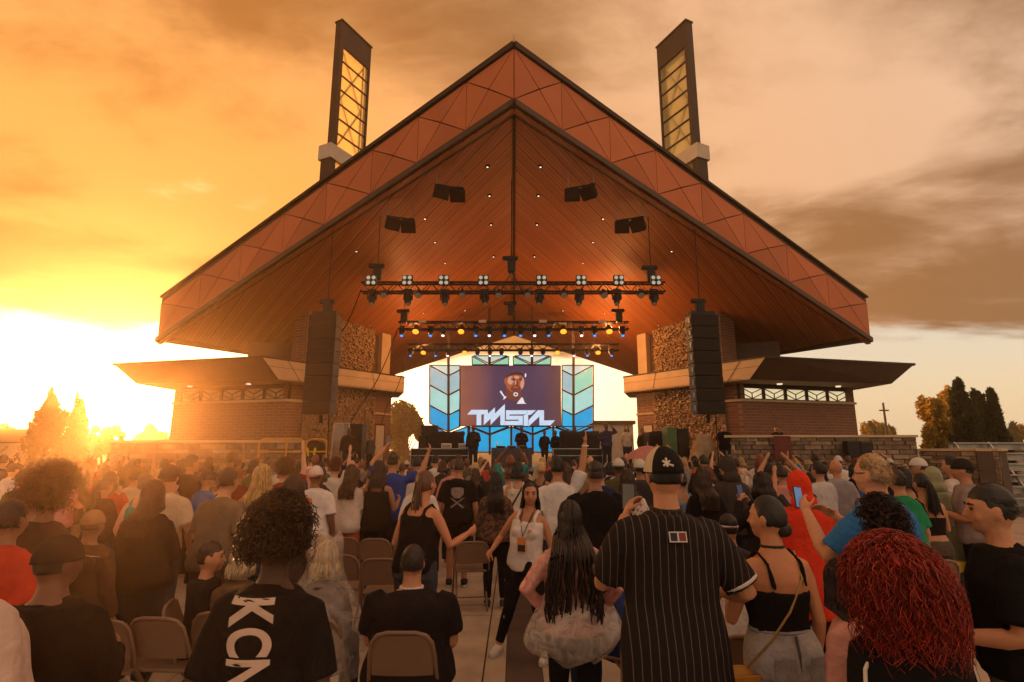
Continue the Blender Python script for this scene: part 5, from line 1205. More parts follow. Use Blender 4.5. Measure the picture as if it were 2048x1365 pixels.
# ---- folding chairs
M_chair = mat('beige_enamel', (.19, .115, .075), .45, var=.15, spec=.4)
def chair_proto():
    T = thing('folding_chair', 'brown metal folding chair', 'chair')
    pts = [(-.225, .24, 0), (-.22, -.12, .45), (-.205, -.20, .66), (-.19, -.228, .74), (-.15, -.242, .785), (-.09, -.247, .80), (.09, -.247, .80), (.15, -.242, .785), (.19, -.228, .74), (.205, -.20, .66), (.22, -.12, .45), (.225, .24, 0)]
    MB().tube(pts, .0135, 8).build('back_frame', M_chair, T, smooth=True)
    for s in (1, -1): MB().tube([(s*.185, -.30, 0), (s*.185, .10, .44)], .0125, 8).build('rear_leg', M_chair, T, smooth=True)
    rows = []
    for th in (0, .012):
        for z in (.53, .60, .68, .74, .785):
            rows.append([(x*(1 if z < .7 else 1-(z-.7)*1.2), -.155-(z-.5)*.29-.02*(1-(x/.2)**2)+th, z) for x in (-.195, -.13, -.06, 0, .06, .13, .195)])
    b = MB(); n = 7
    for L in (0, 5):
        o = len(b.v); b.v += [p for r_ in rows[L:L+5] for p in r_]; fs = [(o+i*n+j, o+i*n+j+1, o+(i+1)*n+j+1, o+(i+1)*n+j) for i in range(4) for j in range(n-1)]; b.f += fs; b.mi += [0]*len(fs)
    b.build('backrest', M_chair, T, smooth=True)
    MB().loft([[(-.19, -.14, z), (.19, -.14, z), (.205, .16, z), (.15, .24, z), (-.15, .24, z), (-.205, .16, z)] for z in (.425, .447)]).build('seat', M_chair, T, bevel=.006)
    for (y, z, w) in ((-.235, .07, .185), (.20, .05, .222)): MB().tube([(-w, y, z), (w, y, z)], .009, 6).build('stretcher', M_chair, T)
    return T
CH = chair_proto(); ch_used = [False]
def chair(loc, rz, label):
    c = CH if not ch_used[0] else copy_tree(CH); ch_used[0] = True; c.location = loc; c.rotation_euler = (0, 0, R(rz)); tag(c, label, group='folding chairs in rows'); return c
def chair_px(px, py, rz, label): p_ = PZ(px, py, .82); return chair((p_.x, p_.y+.24, .022), rz, label)
def seat_for(T, label, dy=.02): c = chair((0, 0, 0), 0, label); r = T.rotation_euler.z; c.location = (T.location.x-math.sin(r)*dy, T.location.y+math.cos(r)*dy, .022); c.rotation_euler = (0, 0, r); return c
chair_px(685, 1077, 4, 'empty folding chair left of centre, left one of the far pair'); chair_px(752, 1079, -3, 'empty folding chair left of centre, right one of the far pair')
chair_px(758, 1119, 3, 'empty folding chair just behind the big seated man in black'); chair_px(680, 1112, 0, 'empty folding chair beside the person in clear plastic poncho')
chair_px(318, 1238, -4, 'empty folding chair at lower left, next to the man with vertical white letters'); chair_px(190, 1244, 6, 'folding chair at lower left behind the hooded person')
chair_px(1882, 1076, 5, 'empty folding chair at right, far one beside the man in profile'); chair_px(1962, 1080, -6, 'empty folding chair at right, half hidden by the man in profile'); chair_px(1880, 1122, 0, 'empty folding chair at right, nearer one with a yellow bag'); chair_px(1800, 1125, 4, 'folding chair at right behind the red curls'); chair_px(1640, 1165, 3, 'folding chair between the jeans woman and the red curls')
chair_px(1425, 1170, -5, 'folding chair right of the pinstripe jersey'); chair_px(940, 1085, 8, 'folding chair left of the aisle near the skull shirt man')
# ---- the nearest figures
def ex_pin(T, J):
    ph = phone('phone held up by the man in the pinstripe jersey', T, J, -1, (0, .02, .04), 4, (.14, .10, .06))
    o = MB().box(-.038, .038, -.003, .003, -.022, .022).build('league_patch', mat('patch_white', (.6, .55, .5), .8), T); o.location = J['tf']((0, -.166, 1.365)); o.rotation_euler = (R(-16), 0, 0)
    i = MB().box(-.033, -.004, -.0045, -.003, -.017, .017).build('patch_field', mat('patch_navy', (.02, .02, .05), .8), o); i2 = MB().box(.004, .033, -.0045, -.003, -.017, .017).build('patch_field', mat('patch_red', (.2, .04, .04), .8), o)
    hd = J['hd']; e = MB()
    for (x0, z0, x1, z1) in ((-.03, .062, .0, .045), (-.028, .04, .004, .062), (-.012, .075, -.01, .035), (.0, .045, .018, .04)): 
        f = lambda x, z: hd((x, -.1145-.004+.0*abs(x)+max(0, (z-.02))*.35, z)); e.tube([f(x0, z0), f(x1, z1)], .0055, 5)
    e.build('cap_emblem', mat('emblem_cream', (.62, .54, .46), .8), T)
    C = MB()
    for i in range(7):
        a0, a1 = R(155+i*9), R(155+i*9+9)
    vs_ = []
    for i in range(8):
        th = R(10)+R(78)*i/7
        for j in range(6):
            a = R(128)+R(90)*j/5; vs_.append(hd((math.sin(th)*math.cos(a)*.0932, math.sin(th)*math.sin(a)*.1132-.006, math.cos(th)*.1262+.005)))
    C.add(vs_, [(i*6+j, i*6+j+1, (i+1)*6+j+1, (i+1)*6+j) for i in range(7) for j in range(5)]).build('cap_front_panel', mat('cream_twill', (.50, .40, .28), .85), T, smooth=True)
    MB().tube([J['tf']((math.cos(a)*.068, math.sin(a)*.066-.006, 1.475+.012*math.sin(a))) for a in [i*math.pi/8 for i in range(17)]], .008, 6).build('lanyard', M_black, T)
    for s in (1,):
        a, e_, h = J['joints'][s]; q = a.lerp(e_, .80); d = (e_-a).normalized(); rr = .075
        ax = d.orthogonal().normalized(); bx = d.cross(ax); MB().tube([q+(ax*math.cos(t)+bx*math.sin(t))*rr for t in [i*math.pi/8 for i in range(17)]], .008, 6).build('sleeve_trim', mat('trim_white', (.6, .55, .5), .8), T)
person(1327, 889, 2.95, 'man in black pinstripe jersey and cap filming with a raised phone', bulk=1.16, arms=(((.10, .10, -.24), (-.06, .30, .04)), ((.14, -.02, -.26), (.10, .20, -.30))), skin=(.50, .23, .12), top=('tee', BLK), top_mat=M_pin, hem=.70, sleeve=.62, hair=('buzz', HB), cap=('fwd', (.012, .01, .01)), vox=.010, bottom=('wide', (.014, .012, .012)), shoe=BLK, extra=ex_pin)
def ex_braid(T, J):
    C = MB(); tf = J['tf']; nr = random.Random(4); rings = []
    for i, (z, w, d) in enumerate(((1.08, .20, .13), (1.02, .27, .19), (.95, .31, .23), (.87, .35, .26), (.79, .34, .26), (.71, .27, .22), (.67, .18, .15))):
        rings.append([V((math.cos(a)*w*(1+.12*math.sin(a*3+i)), math.sin(a)*d*(1+.1*math.sin(a*5+i*1.3))-.01, z+.03*math.sin(a*4+i))) for a in [2*math.pi*j/22 for j in range(22)]])
    me = C.loft(rings, False); o = C.build('clear_poncho', M_clear2, T, smooth=True); m = o.modifiers.new('s', 'SUBSURF'); m.levels = m.render_levels = 2
person(1140, 1003, 3.9, 'woman with waist long dark braids in pink jacket and clear poncho', sex='f', bulk=1.08, arms=('hip', 'hip'), skin=SK4, top=('long', (.5, .2, .17)), top_mat=M_pinksheer, bottom=('leggings', (.013, .011, .013)), hair=('braids', (.022, .012, .01)), hl=.62, shoe=(.02, .02, .02), vox=.011, extra=ex_braid, hair_n=130)
def ex_tank(T, J):
    tf = J['tf']; MB().tube([tf((-.06, .01, 1.46)), tf((-.055, .10, 1.38)), tf((0, .150, 1.20)), tf((.055, .10, 1.38)), tf((.06, .01, 1.46))], .007, 6).build('lanyard', M_black, T)
    b = MB().box(-.045, .045, -.004, .004, -.07, .07).build('pass', mat('pass_orange', (.62, .20, .04), .5), T); b.location = tf((0, .158, 1.12)); c = MB().box(-.04, .04, .004, .006, -.065, -.0).build('pass_photo', M_dark, b)
person(1062, 962, 5.7, 'woman in white tank top and black leggings dancing towards the camera', yaw=158, sex='f', bulk=1.08, side=-.10, arms=(((.07, -.05, -.27), (.12, .12, -.44)), ((.18, -.04, -.22), (.20, .18, -.34))), skin=(.44, .20, .11), top=('tank', (.66, .58, .56)), bottom=('leggings', (.013, .011, .012)), hair=('long', (.018, .01, .008)), hl=.30, head_yaw=22, head_pitch=6, shoe=(.62, .55, .5), vox=.0095, face=True, legs=(((-.16, .06, .48), (-.22, .02, .085)), ((.16, .04, .49), (.30, .0, .085))), extra=ex_tank, x_off=-.06)
def ex_crop(T, J):
    tf = J['tf']; b = J['bulk']
    o = MB().tube([tf((.10*b, .08, 1.40)), tf((.105*b, -.02, 1.445)), tf((.07*b, -.125, 1.32)), tf((-.02, -.135, 1.16)), tf((-.12*b, -.12, 1.02)), tf((-.20*b, -.06, .90)), tf((-.225*b, -.02, .84))], .0065, 6); 
    bag = thing('shoulder_bag', 'mustard yellow crossbody bag on a gold chain at the jeans woman hip', 'bag', T.matrix_basis @ tf((-.25*b, -.03, .80)), T.rotation_euler.z)
    bb = MB().ell((0, 0, 0), .10, .05, .085, 12, 8); me = bb.build('pouch', mat('mustard_leather', (.50, .24, .035), .45, var=.15), bag, smooth=True); MB().box(-.09, .09, -.058, -.045, -.01, .05).build('flap', mat('mustard_leather2', (.42, .19, .03), .45), bag, bevel=.004)
    st = o.build('bag_strap', mat('gold_chain', (.45, .30, .12), .35, metal=.6), T)
    a, e_, h = J['joints'][-1]; cu = thing('plastic_cup', 'small white cup in the hand of the jeans woman', 'cup', T.matrix_basis @ (h+V((0, .03, .06)))); MB().tube([(0, 0, -.05), (0, 0, .05)], [.028, .036], 12).build('cup_wall', mat('cup_white', (.7, .66, .6), .4), cu, smooth=True)
    MB().tube([tf((0, -.118*b, 1.04)), tf((0, -.132*b, .95)), tf((0, -.13*b, .88)), tf((0, -.09*b, .81)), V((0, -.02, .76))], .008, 6).build('seam', mat('denim_seam', (.10, .09, .10), .9), T)
    for s in (1, -1): p = MB().box(-.055, .055, -.003, .003, -.065, .06).build('back_pocket', M_denim, T); p.color = (.30, .28, .28, 1); p.location = tf((s*.085*b, -.142*b, .89)); p.rotation_euler = (R(6), 0, s*.2)
    MB().tube([tf((math.cos(a)*.146*b, math.sin(a)*.106*b-.0, 1.05)) for a in [i*math.pi/10 for i in range(21)]], .011, 6).build('waistband', mat('denim_band', (.26, .24, .24), .9), T)
    for s in (1, -1): MB().tube([tf((math.cos(a)*.06, math.sin(a)*.058-.006, 1.475)) for a in [i*math.pi/8 for i in range(17)]], .009, 6).build('choker', M_black, T) if s > 0 else None
person(1537, 992, 3.15, 'woman in black cross strap crop top and pale jeans holding a cup', yaw=10, sex='f', bulk=1.14, arms=(((.09, .06, -.28), (-.06, .26, -.12)), 'down'), skin=(.50, .22, .11), top=('straps', (.012, .01, .01)), bottom=('jeans', (.40, .37, .37)), hair=('bun', (.012, .008, .007), (.012, -.078, -.062)), head_yaw=32, vox=.0095, extra=ex_crop)
person(1598, 946, 5.0, 'person in bright red hooded rain poncho', sex='m', bulk=1.22, arms=('front', 'front'), top=('poncho', (.62, .045, .02), 'hood'), bottom=('pants', DK), hair=('buzz', HB), vox=.013)
def ex_polo(T, J):
    phone('phone with a bright video on screen held by the man in the blue polo', T, J, -1, (-.0, .03, .03), 8, (.2, .42, .75)); tf = J['tf']
    o = MB().tube([tf((math.cos(a)*.072, math.sin(a)*.068-.004, 1.47+.014*math.sin(a+3.14))) for a in [i*math.pi/8 for i in range(17)]], .016, 6).build('collar', M_cloth, T, smooth=True); o.color = (.03, .14, .40, 1)
    hd = J['hd']; MB().tube([hd((-.08, .0, .008)), hd((-.075, .09, .006)), hd((-.03, .115, .004))], .003, 5).build('glasses', M_black, T)
person(1748, 908, 3.75, 'tall man in blue polo with blond grey hair filming on his phone', yaw=22, bulk=1.22, arms=(((.12, .14, -.22), (.02, .34, .02)), ((.06, .16, -.24), (-.16, .36, -.02))), skin=(.56, .27, .16), top=('tee', (.035, .16, .42)), hair=('short', (.32, .20, .10)), head_yaw=12, bottom=('pants', DK), vox=.010, extra=ex_polo)
person(1985, 972, 2.95, 'man in plain black tee seen in profile at the right edge', yaw=58, bulk=1.22, arms=(((.06, .02, -.29), (.02, .26, -.32)), ((.05, .10, -.26), (-.04, .33, -.24))), skin=(.50, .24, .13), top=('tee', (.010, .009, .009)), bottom=('jeans', (.20, .17, .15)), hair=('fade', (.012, .009, .008)), head_yaw=8, vox=.0095, hem=.86, face=True)
def ex_red(T, J):
    tf = J['tf']
    for s in (1, -1):
        for k, o_ in enumerate((0, .028)):
            a, e_, h = J['joints'][s]; up = V((0, -.012, .068)); q = [tf((s*(.085+o_*.6), -.06+o_*.5, 1.452-o_*.25)), a+V((-s*.03, -.035+o_*2, .052)), a.lerp(e_, .25)+V((s*.028, -.055+o_*2.2, .02)), a.lerp(e_, .6)+V((s*.03, -.062+o_*2.2, .0)), e_+V((s*.02, -.06+o_*2, 0))]
            MB().tube(q, .0075, 6).build('sleeve_stripe', mat('stripe_white', (.66, .58, .50), .8), T)
person(1784, 1062, 2.2, 'woman with a big mass of red curly hair in black striped track jacket', sex='f', bulk=1.25, arms=('down', 'front'), skin=SK2, top=('long', (.012, .01, .011)), hair=('curly', (.34, .030, .016)), hl=.25, hair_n=7500, bottom=('pants', BLK), vox=.011, extra=ex_red)
person(1738, 1120, 2.6, 'person in pale pink tee partly hidden behind the red curls', sex='f', bulk=1.2, lean=.25, arms=('down', 'down'), skin=(.42, .19, .10), top=('tee', (.62, .30, .25)), hair=('long', (.03, .012, .01)), bottom=('shorts', (.45, .42, .4)), vox=.012, yaw=20)
person(1765, 1003, 3.15, 'person with dark brown bun hair just in front of the blue polo', sex='f', bulk=1.0, top=('long', (.05, .025, .02)), hair=('afro', (.035, .016, .011)), hl=.07, hair_n=900, skin=SK2, vox=.013)
def ex_kcn(T, J):
    tf = J['tf']
    for i, ch in enumerate('KCN'):
        o = text_on(T, None, ch, .225, tf((-.03, -.30, 1.385-i*.113)), (R(90), R(90), 0), (.62, .45, .36), 'letter_%s' % ch.lower(), bold=True, sx=.68); o['z'] = 1
        wrap_to(o, [c for c in T.children if c.name.startswith('shirt')][0], .004)
    o = text_on(T, None, 'Y', .225, tf((-.03, -.30, 1.385-3*.113)), (R(90), R(90), 0), (.62, .45, .36), 'letter_y', bold=True, sx=.68); wrap_to(o, [c for c in T.children if c.name.startswith('shirt')][0], .004)
person(556, 1008, 2.3, 'man with dark curly hair in black tee with white vertical letters', bulk=1.02, arms=('down', 'down'), skin=(.085, .038, .022), top=('tee', (.014, .011, .010)), hair=('afro', (.02, .009, .005)), hl=.075, hair_n=2600, bottom=('pants', BLK), vox=.011, extra=ex_kcn, sleeve=.6, lean=.03, hem=.8)
T = person(826, 1090, 4.05, 'very broad man in black tee seated on a folding chair', seated=True, bulk=1.62, arms=('lap', 'lap'), skin=(.48, .22, .12), top=('tee', (.018, .013, .013)), hair=('short', (.022, .012, .009)), hair_n=700, bottom=('jeans', (.12, .12, .14)), vox=.012, sleeve=.5, hem=.86,
           extra=lambda T, J: MB().tube([J['tf']((math.cos(a)*.078, math.sin(a)*.074-.006, 1.462)) for a in [i*math.pi/8 for i in range(17)]], .011, 6).build('collar', mat('collar_white', (.55, .48, .45), .8), T))
seat_for(T, 'folding chair under the very broad seated man', -.06)
person(838, 940, 5.15, 'woman in black sleeveless top with long light brown hair, fist raised in front', yaw=-28, sex='f', bulk=1.16, lean=.14, arms=('relax', ((.13, .04, -.26), (.16, .30, -.18))), skin=(.48, .20, .11), top=('tank', (.012, .01, .01)), bottom=('jeans', (.05, .05, .07)), hair=('ponytail', (.12, .05, .022)), hl=.52, hair_n=260, vox=.011, head_pitch=-12, hairw=.008)
def ex_skull(T, J):
    tf = J['tf']; g = MB(); M_pr = mat('skull_print', (.24, .19, .17), .85, var=.35, scale=30)
    b_ = [c for c in T.children if c.name.startswith('shirt')][0]
    for i, pts in enumerate(([(-.09, .10), (-.05, .12), (.05, .12), (.09, .10), (.085, .02), (.04, -.03), (-.04, -.03), (-.085, .02)], [(-.11, -.02), (-.07, -.03), (.10, -.15), (.08, -.17)], [(.11, -.02), (.07, -.03), (-.10, -.15), (-.08, -.17)])):
        m_ = MB(); m_.add([(x, y, 0) for x, y in pts], [tuple(range(len(pts)))]); me = m_.mesh('skull_print', M_pr); bm = bmesh.new(); bm.from_mesh(me); bmesh.ops.triangulate(bm, faces=bm.faces); bmesh.ops.subdivide_edges(bm, edges=bm.edges[:], cuts=3); bm.to_mesh(me); bm.free()
        o = link('skull_print', me, T); o.location = tf((0, -.3, 1.22)); o.rotation_euler = (R(90), 0, 0); wrap_to(o, b_, .004+.001*i)
person(918, 917, 8.5, 'man in black tee with a pale skull print on the back', bulk=1.15, arms=('down', 'down'), skin=(.40, .18, .10), top=('tee', (.012, .01, .01)), hair=('buzz', (.06, .03, .02)), bottom=('shorts', (.015, .013, .013)), shoe=BLK, vox=.014, extra=ex_skull)
person(1115, 914, 6.9, 'man in white tee with his right arm stretched high, wristband on', bulk=1.12, arms=('relax', ((.10, .02, .27), (.14, .05, .54))), skin=(.42, .19, .10), top=('tee', (.64, .60, .60)), hair=('short', (.014, .009, .007)), bottom=('jeans', (.05, .06, .09)), vox=.012, curl=.15,
       extra=lambda T, J: MB().tube([J['joints'][1][2]+V((math.cos(a)*.034, math.sin(a)*.034, -.03)) for a in [i*math.pi/6 for i in range(13)]], .008, 6).build('wristband', mat('band_white', (.7, .6, .5), .6), T))
person(1190, 924, 5.9, 'stocky man in plain black jacket seen from behind', bulk=1.4, arms=('relax', 'relax'), skin=SK2, top=('long', (.010, .008, .008)), hair=('fade', (.05, .024, .014)), bottom=('pants', BLK), vox=.013)
person(992, 946, 7.4, 'woman with long dark hair in dark floral jacket', sex='f', bulk=1.12, top=('long', DK), top_mat=M_floral, hair=('long', (.014, .009, .008)), hl=.36, bottom=('leggings', (.012, .011, .013)), shoe=(.05, .04, .04), vox=.014)
person(786, 906, 8.6, 'man in royal blue tee lifting both arms to film', bulk=1.12, arms=('high', 'wave'), skin=(.46, .22, .12), top=('tee', (.025, .06, .30)), hair=('fade', (.09, .045, .02)), bottom=('shorts', (.04, .04, .05)), vox=.014, extra=lambda T, J: phone('phone held overhead by the man in royal blue tee', T, J, -1, (0, 0, .05), 0, (.05, .05, .06)))
person(758, 922, 7.9, 'woman in black halter top and dark shorts, arms folded up', sex='f', bulk=1.1, arms=('front', 'cup'), skin=SK2, top=('tank', (.012, .01, .01)), hair=('long', (.03, .014, .009)), hl=.2, bottom=('shorts', (.015, .013, .014)), vox=.014)
person(702, 930, 7.9, 'woman in white top and coral trousers with long brown hair', sex='f', bulk=1.08, arms=('relax', 'front'), skin=SK1, top=('tee', (.60, .50, .45)), hair=('long', (.06, .025, .012)), hl=.30, bottom=('pants', (.55, .10, .07)), vox=.014)
def ex_print(T, J):
    b_ = [c for c in T.children if c.name.startswith('shirt')][0]; mm = mat('orange_print', (.55, .17, .04), .85, var=.5, scale=40)
    for k in range(3):
        m_ = MB(); m_.add([(math.cos(a)*.055, math.sin(a)*.045, 0) for a in [i*math.pi/6 for i in range(12)]], [tuple(range(12))]); me = m_.mesh('round_print', mm); bm = bmesh.new(); bm.from_mesh(me); bmesh.ops.poke(bm, faces=bm.faces); bmesh.ops.subdivide_edges(bm, edges=bm.edges[:], cuts=2); bm.to_mesh(me); bm.free(); o = link('round_print', me, T); o.location = J['tf']((-.02, -.3, 1.31-k*.145)); o.rotation_euler = (R(90), 0, 0); wrap_to(o, b_, .004)
person(632, 930, 7.3, 'man in white tee with three round orange prints and a pale trucker cap', bulk=1.16, skin=(.16, .07, .04), top=('tee', (.64, .58, .58)), hair=('buzz', HB), cap=('back', (.58, .48, .45), (.35, .12, .08)), bottom=('shorts', (.33, .22, .12)), vox=.014, extra=ex_print)
person(524, 930, 5.9, 'woman with long blond hair in coral shirt', sex='f', bulk=1.15, arms=('front', 'front'), top=('tee', (.52, .15, .10)), hair=('long', (.50, .32, .12)), hl=.24, bottom=('jeans', (.06, .07, .1)), vox=.013, skin=SK3)
person(443, 934, 5.4, 'man in olive grey tee leaning forward', yaw=-12, bulk=1.12, lean=.14, arms=('front', 'relax'), top=('tee', (.16, .12, .085)), hair=('short', (.05, .025, .014)), bottom=('pants', (.10, .07, .04)), vox=.013, skin=SK1)
person(585, 953, 4.9, 'woman with rounded dark brown hair turned to the right', yaw=-30, sex='f', bulk=1.05, arms=('front', 'front'), skin=SK2, top=('tee', (.05, .03, .025)), hair=('bob', (.03, .013, .009)), bottom=('jeans', (.05, .05, .07)), vox=.013)
T = person(418, 1085, 4.5, 'young man with short dark hair seated in profile at left', yaw=-72, seated=True, arms=('lap', 'lap'), top=('tee', (.016, .012, .011)), hair=('fade', (.03, .014, .009)), bottom=('jeans', (.06, .06, .08)), skin=(.50, .24, .13), vox=.012, face=True); seat_for(T, 'folding chair under the seated young man in profile')
T = person(484, 1088, 4.4, 'seated woman with grey blond hair behind the lettered tee', seated=True, sex='f', arms=('lap', 'lap'), top=('long', (.14, .08, .05)), hair=('bob', (.40, .30, .18)), bottom=('jeans', (.07, .07, .09)), skin=SK3, vox=.013); seat_for(T, 'folding chair under the seated grey blond woman')
def ex_clear(T, J):
    C = MB(); rings = []
    for i, (z, w, d) in enumerate(((1.72-.42+.09, .08, .09), (1.32, .14, .15), (1.18, .13, .14), (1.06, .15, .14), (.96, .25, .20), (.8, .31, .26), (.62, .36, .34), (.45, .38, .40))):
        rings.append([V((math.cos(a)*w*(1+.1*math.sin(a*4+i*2)), math.sin(a)*d*(1+.1*math.sin(a*5+i*1.7))+.02, z+.03*math.sin(a*3+i))) for a in [2*math.pi*j/20 for j in range(20)]])
    o = C.loft(rings, False).build('clear_poncho', M_clear, T, smooth=True); m = o.modifiers.new('s', 'SUBSURF'); m.levels = m.render_levels = 2
T = person(652, 1083, 4.25, 'seated blond person wrapped in a crinkled clear plastic poncho', seated=True, sex='f', arms=('lap', 'lap'), top=('long', (.06, .04, .035)), hair=('bob', (.48, .34, .17)), skin=SK3, vox=.013, extra=ex_clear); seat_for(T, 'folding chair under the person in clear plastic poncho')
person(14, 1040, 2.0, 'person in pale tee cut off by the left edge', yaw=-10, bulk=1.25, side=-.38, arms=('down', 'down'), skin=(.08, .035, .02), top=('tee', (.62, .44, .38)), sleeve=.7, hair=('buzz', HB), bottom=('pants', BLK), vox=.012)
def ex_ove(T, J):
    b_ = [c for c in T.children if c.name.startswith('shirt')][0]; o = text_on(T, None, 'OVE', .12, J['tf']((.02, -.36, 1.02)), (R(90), 0, 0), (.34, .20, .13), 'lettering'); o.rotation_euler = (R(90), 0, 0); wrap_to(o, b_, .004)
person(118, 1066, 2.5, 'broad person in dark cap and dark lettered jacket at lower left', bulk=1.35, arms=('front', 'front'), skin=(.22, .10, .06), top=('long', (.016, .011, .009)), hair=('buzz', (.03, .015, .01)), cap=('fwd', (.03, .016, .012)), head_yaw=-18, bottom=('pants', BLK), vox=.012, extra=ex_ove)
person(100, 948, 4.0, 'person with large curly dark hair at the left under the sun', sex='f', bulk=1.1, top=('tee', (.06, .03, .02)), hair=('afro', (.035, .014, .008)), hl=.13, hair_n=1600, skin=SK2, vox=.014)
person(306, 962, 4.9, 'woman with long dark hair in dark top at left, edge lit by the sun', sex='f', bulk=1.2, top=('long', (.03, .016, .012)), hair=('long', (.03, .014, .008)), hl=.3, skin=SK2, vox=.014, arms=('front', 'front'))
person(186, 1018, 4.4, 'person in pale beige knit cap at left', bulk=1.1, top=('long', (.10, .05, .03)), hair=('buzz', HB), cap=('beanie', (.30, .17, .09)), skin=SK2, vox=.014)
person(20, 1000, 3.4, 'person in bright red top at the left edge', bulk=1.1, top=('tee', (.50, .05, .025)), hair=('short', HB), skin=SK2, vox=.014)
T = person(1262, 1030, 4.5, 'person in blue rain jacket seated sideways behind the pinstripe jersey', yaw=62, seated=True, arms=('front', 'lap'), top=('long', (.03, .06, .22)), hair=('short', HB), bottom=('jeans', (.02, .03, .07)), shoe=(.03, .025, .025), skin=SK1, vox=.014); T.scale = (.98,)*3; seat_for(T, 'folding chair under the person in blue rain jacket')
T = person(1462, 1140, 3.9, 'person in white mesh jacket hunched on a chair behind the jeans woman', seated=True, lean=.5, arms=('lap', 'lap'), top=('hoodie', (.52, .44, .40)), hair=('short', HB), skin=SK1, vox=.013); T.scale = (.95,)*3; seat_for(T, 'dark folding chair under the person in white mesh jacket')
T = person(1455, 1003, 5.4, 'seated man with a pale headband in striped grey top', yaw=8, seated=True, arms=('lap', 'lap'), top=('tee', (.06, .05, .055)), hair=('fade', (.014, .009, .008)), skin=SK1, vox=.014, extra=lambda T, J: MB().tube([J['hd']((math.cos(a)*.083, math.sin(a)*.102, .02)) for a in [i*math.pi/8 for i in range(17)]], .01, 6).build('headband', mat('headband_pink', (.45, .35, .38), .7), T)); T.scale = (1.0,)*3; seat_for(T, 'folding chair under the man with the headband')
person(1456, 915, 7.4, 'person in dark puffer with hood up', bulk=1.2, yaw=20, top=('hood_up', (.05, .04, .036)), hair=('buzz', HB), skin=SK1, vox=.015)
person(1406, 934, 6.9, 'woman with long brown hair in black dress', sex='f', bulk=1.05, top=('tee', (.012, .01, .01)), hair=('long', (.05, .022, .011)), hl=.34, skin=SK1, vox=.014)
person(1362, 942, 7.2, 'person in light blue vest with dark headscarf', sex='f', bulk=1.08, top=('tank', (.16, .26, .42)), hair=('bun', (.014, .009, .008)), skin=SK1, vox=.014)
person(1526, 945, 5.9, 'woman with dark hair lifting a phone sideways', sex='f', bulk=1.1, yaw=18, arms=('phone', 'phone'), top=('long', (.02, .016, .018)), hair=('bob', (.02, .01, .008)), skin=SK1, vox=.014, extra=lambda T, J: phone('phone with dark screen lifted before the red poncho', T, J, -1, (0, 0, .05), 0, (.04, .07, .16)))
person(1638, 924, 8.2, 'man in white long shirt with dark hair, right of the red poncho', bulk=1.05, yaw=22, top=('long', (.55, .52, .54)), hair=('short', HB), skin=SK1, vox=.016, arms=('front', 'front'))
person(1672, 919, 8.8, 'bald man in grey lavender tee', bulk=1.1, top=('tee', (.32, .29, .32)), hair=('none', HB), skin=(.46, .21, .12), vox=.016, yaw=10)
person(1795, 940, 6.2, 'person in green tee behind the blue polo', bulk=1.05, sex='f', top=('tee', (.02, .22, .10)), hair=('short', (.02, .012, .01)), skin=SK1, vox=.015)
person(1806, 935, 7.0, 'woman with dark bob and bare shoulders near the stone wall', sex='f', top=('tank', (.02, .016, .016)), hair=('bob', (.014, .009, .008)), skin=SK1, vox=.015)
person(1843, 946, 6.4, 'woman in bare back top and brown trousers with black ponytail', sex='f', bulk=1.12, top=('straps', (.014, .011, .011)), hair=('ponytail', (.012, .009, .008)), hl=.34, bottom=('pants', (.085, .065, .045)), skin=(.44, .20, .11), vox=.014, arms=('front', 'front'))
person(1866, 937, 7.2, 'person in sage green hooded raincoat', bulk=1.08, top=('poncho', (.30, .30, .19), 'hood'), hair=('buzz', HB), skin=SK1, vox=.015)
person(1838, 914, 8.4, 'man in white and black snapback cap facing left', yaw=55, bulk=1.05, top=('long', (.016, .013, .013)), hair=('buzz', HB), cap=('fwd', (.56, .52, .52), (.02, .016, .016)), skin=SK1, vox=.016)
person(1926, 915, 6.7, 'bearded man in grey tee and backwards dark cap', yaw=48, bulk=1.18, top=('tee', (.24, .19, .19)), hair=('buzz', (.02, .014, .012)), cap=('back', (.018, .014, .014)), skin=(.44, .20, .11), bottom=('pants', (.012, .01, .01)), vox=.014, arms=('front', 'relax'), face=True)
person(1905, 912, 7.6, 'man in white tee with dark backpack, hand raised before his chest', yaw=30, bulk=1.05, top=('tee', (.55, .5, .48)), hair=('short', HB), skin=SK1, vox=.016, arms=('front', 'front'))
person(1255, 940, 6.8, 'woman in white floral blouse beside the black jacket', sex='f', bulk=1.1, top=('tee', WHT), top_mat=M_speck, hair=('long', (.05, .022, .012)), hl=.22, skin=SK1, vox=.015)
person(1035, 925, 8.8, 'woman in white tank top with black bag strap', sex='f', top=('tank', (.60, .52, .45)), hair=('bob', (.016, .011, .009)), bottom=('jeans', (.06, .06, .08)), skin=SK1, vox=.016, extra=lambda T, J: MB().tube([J['tf']((.08, -.02, 1.43)), J['tf']((.05, -.115, 1.33)), J['tf']((-.10, -.12, 1.08))], .014, 6).build('bag_strap', M_black, T))
flush(); do_wraps()
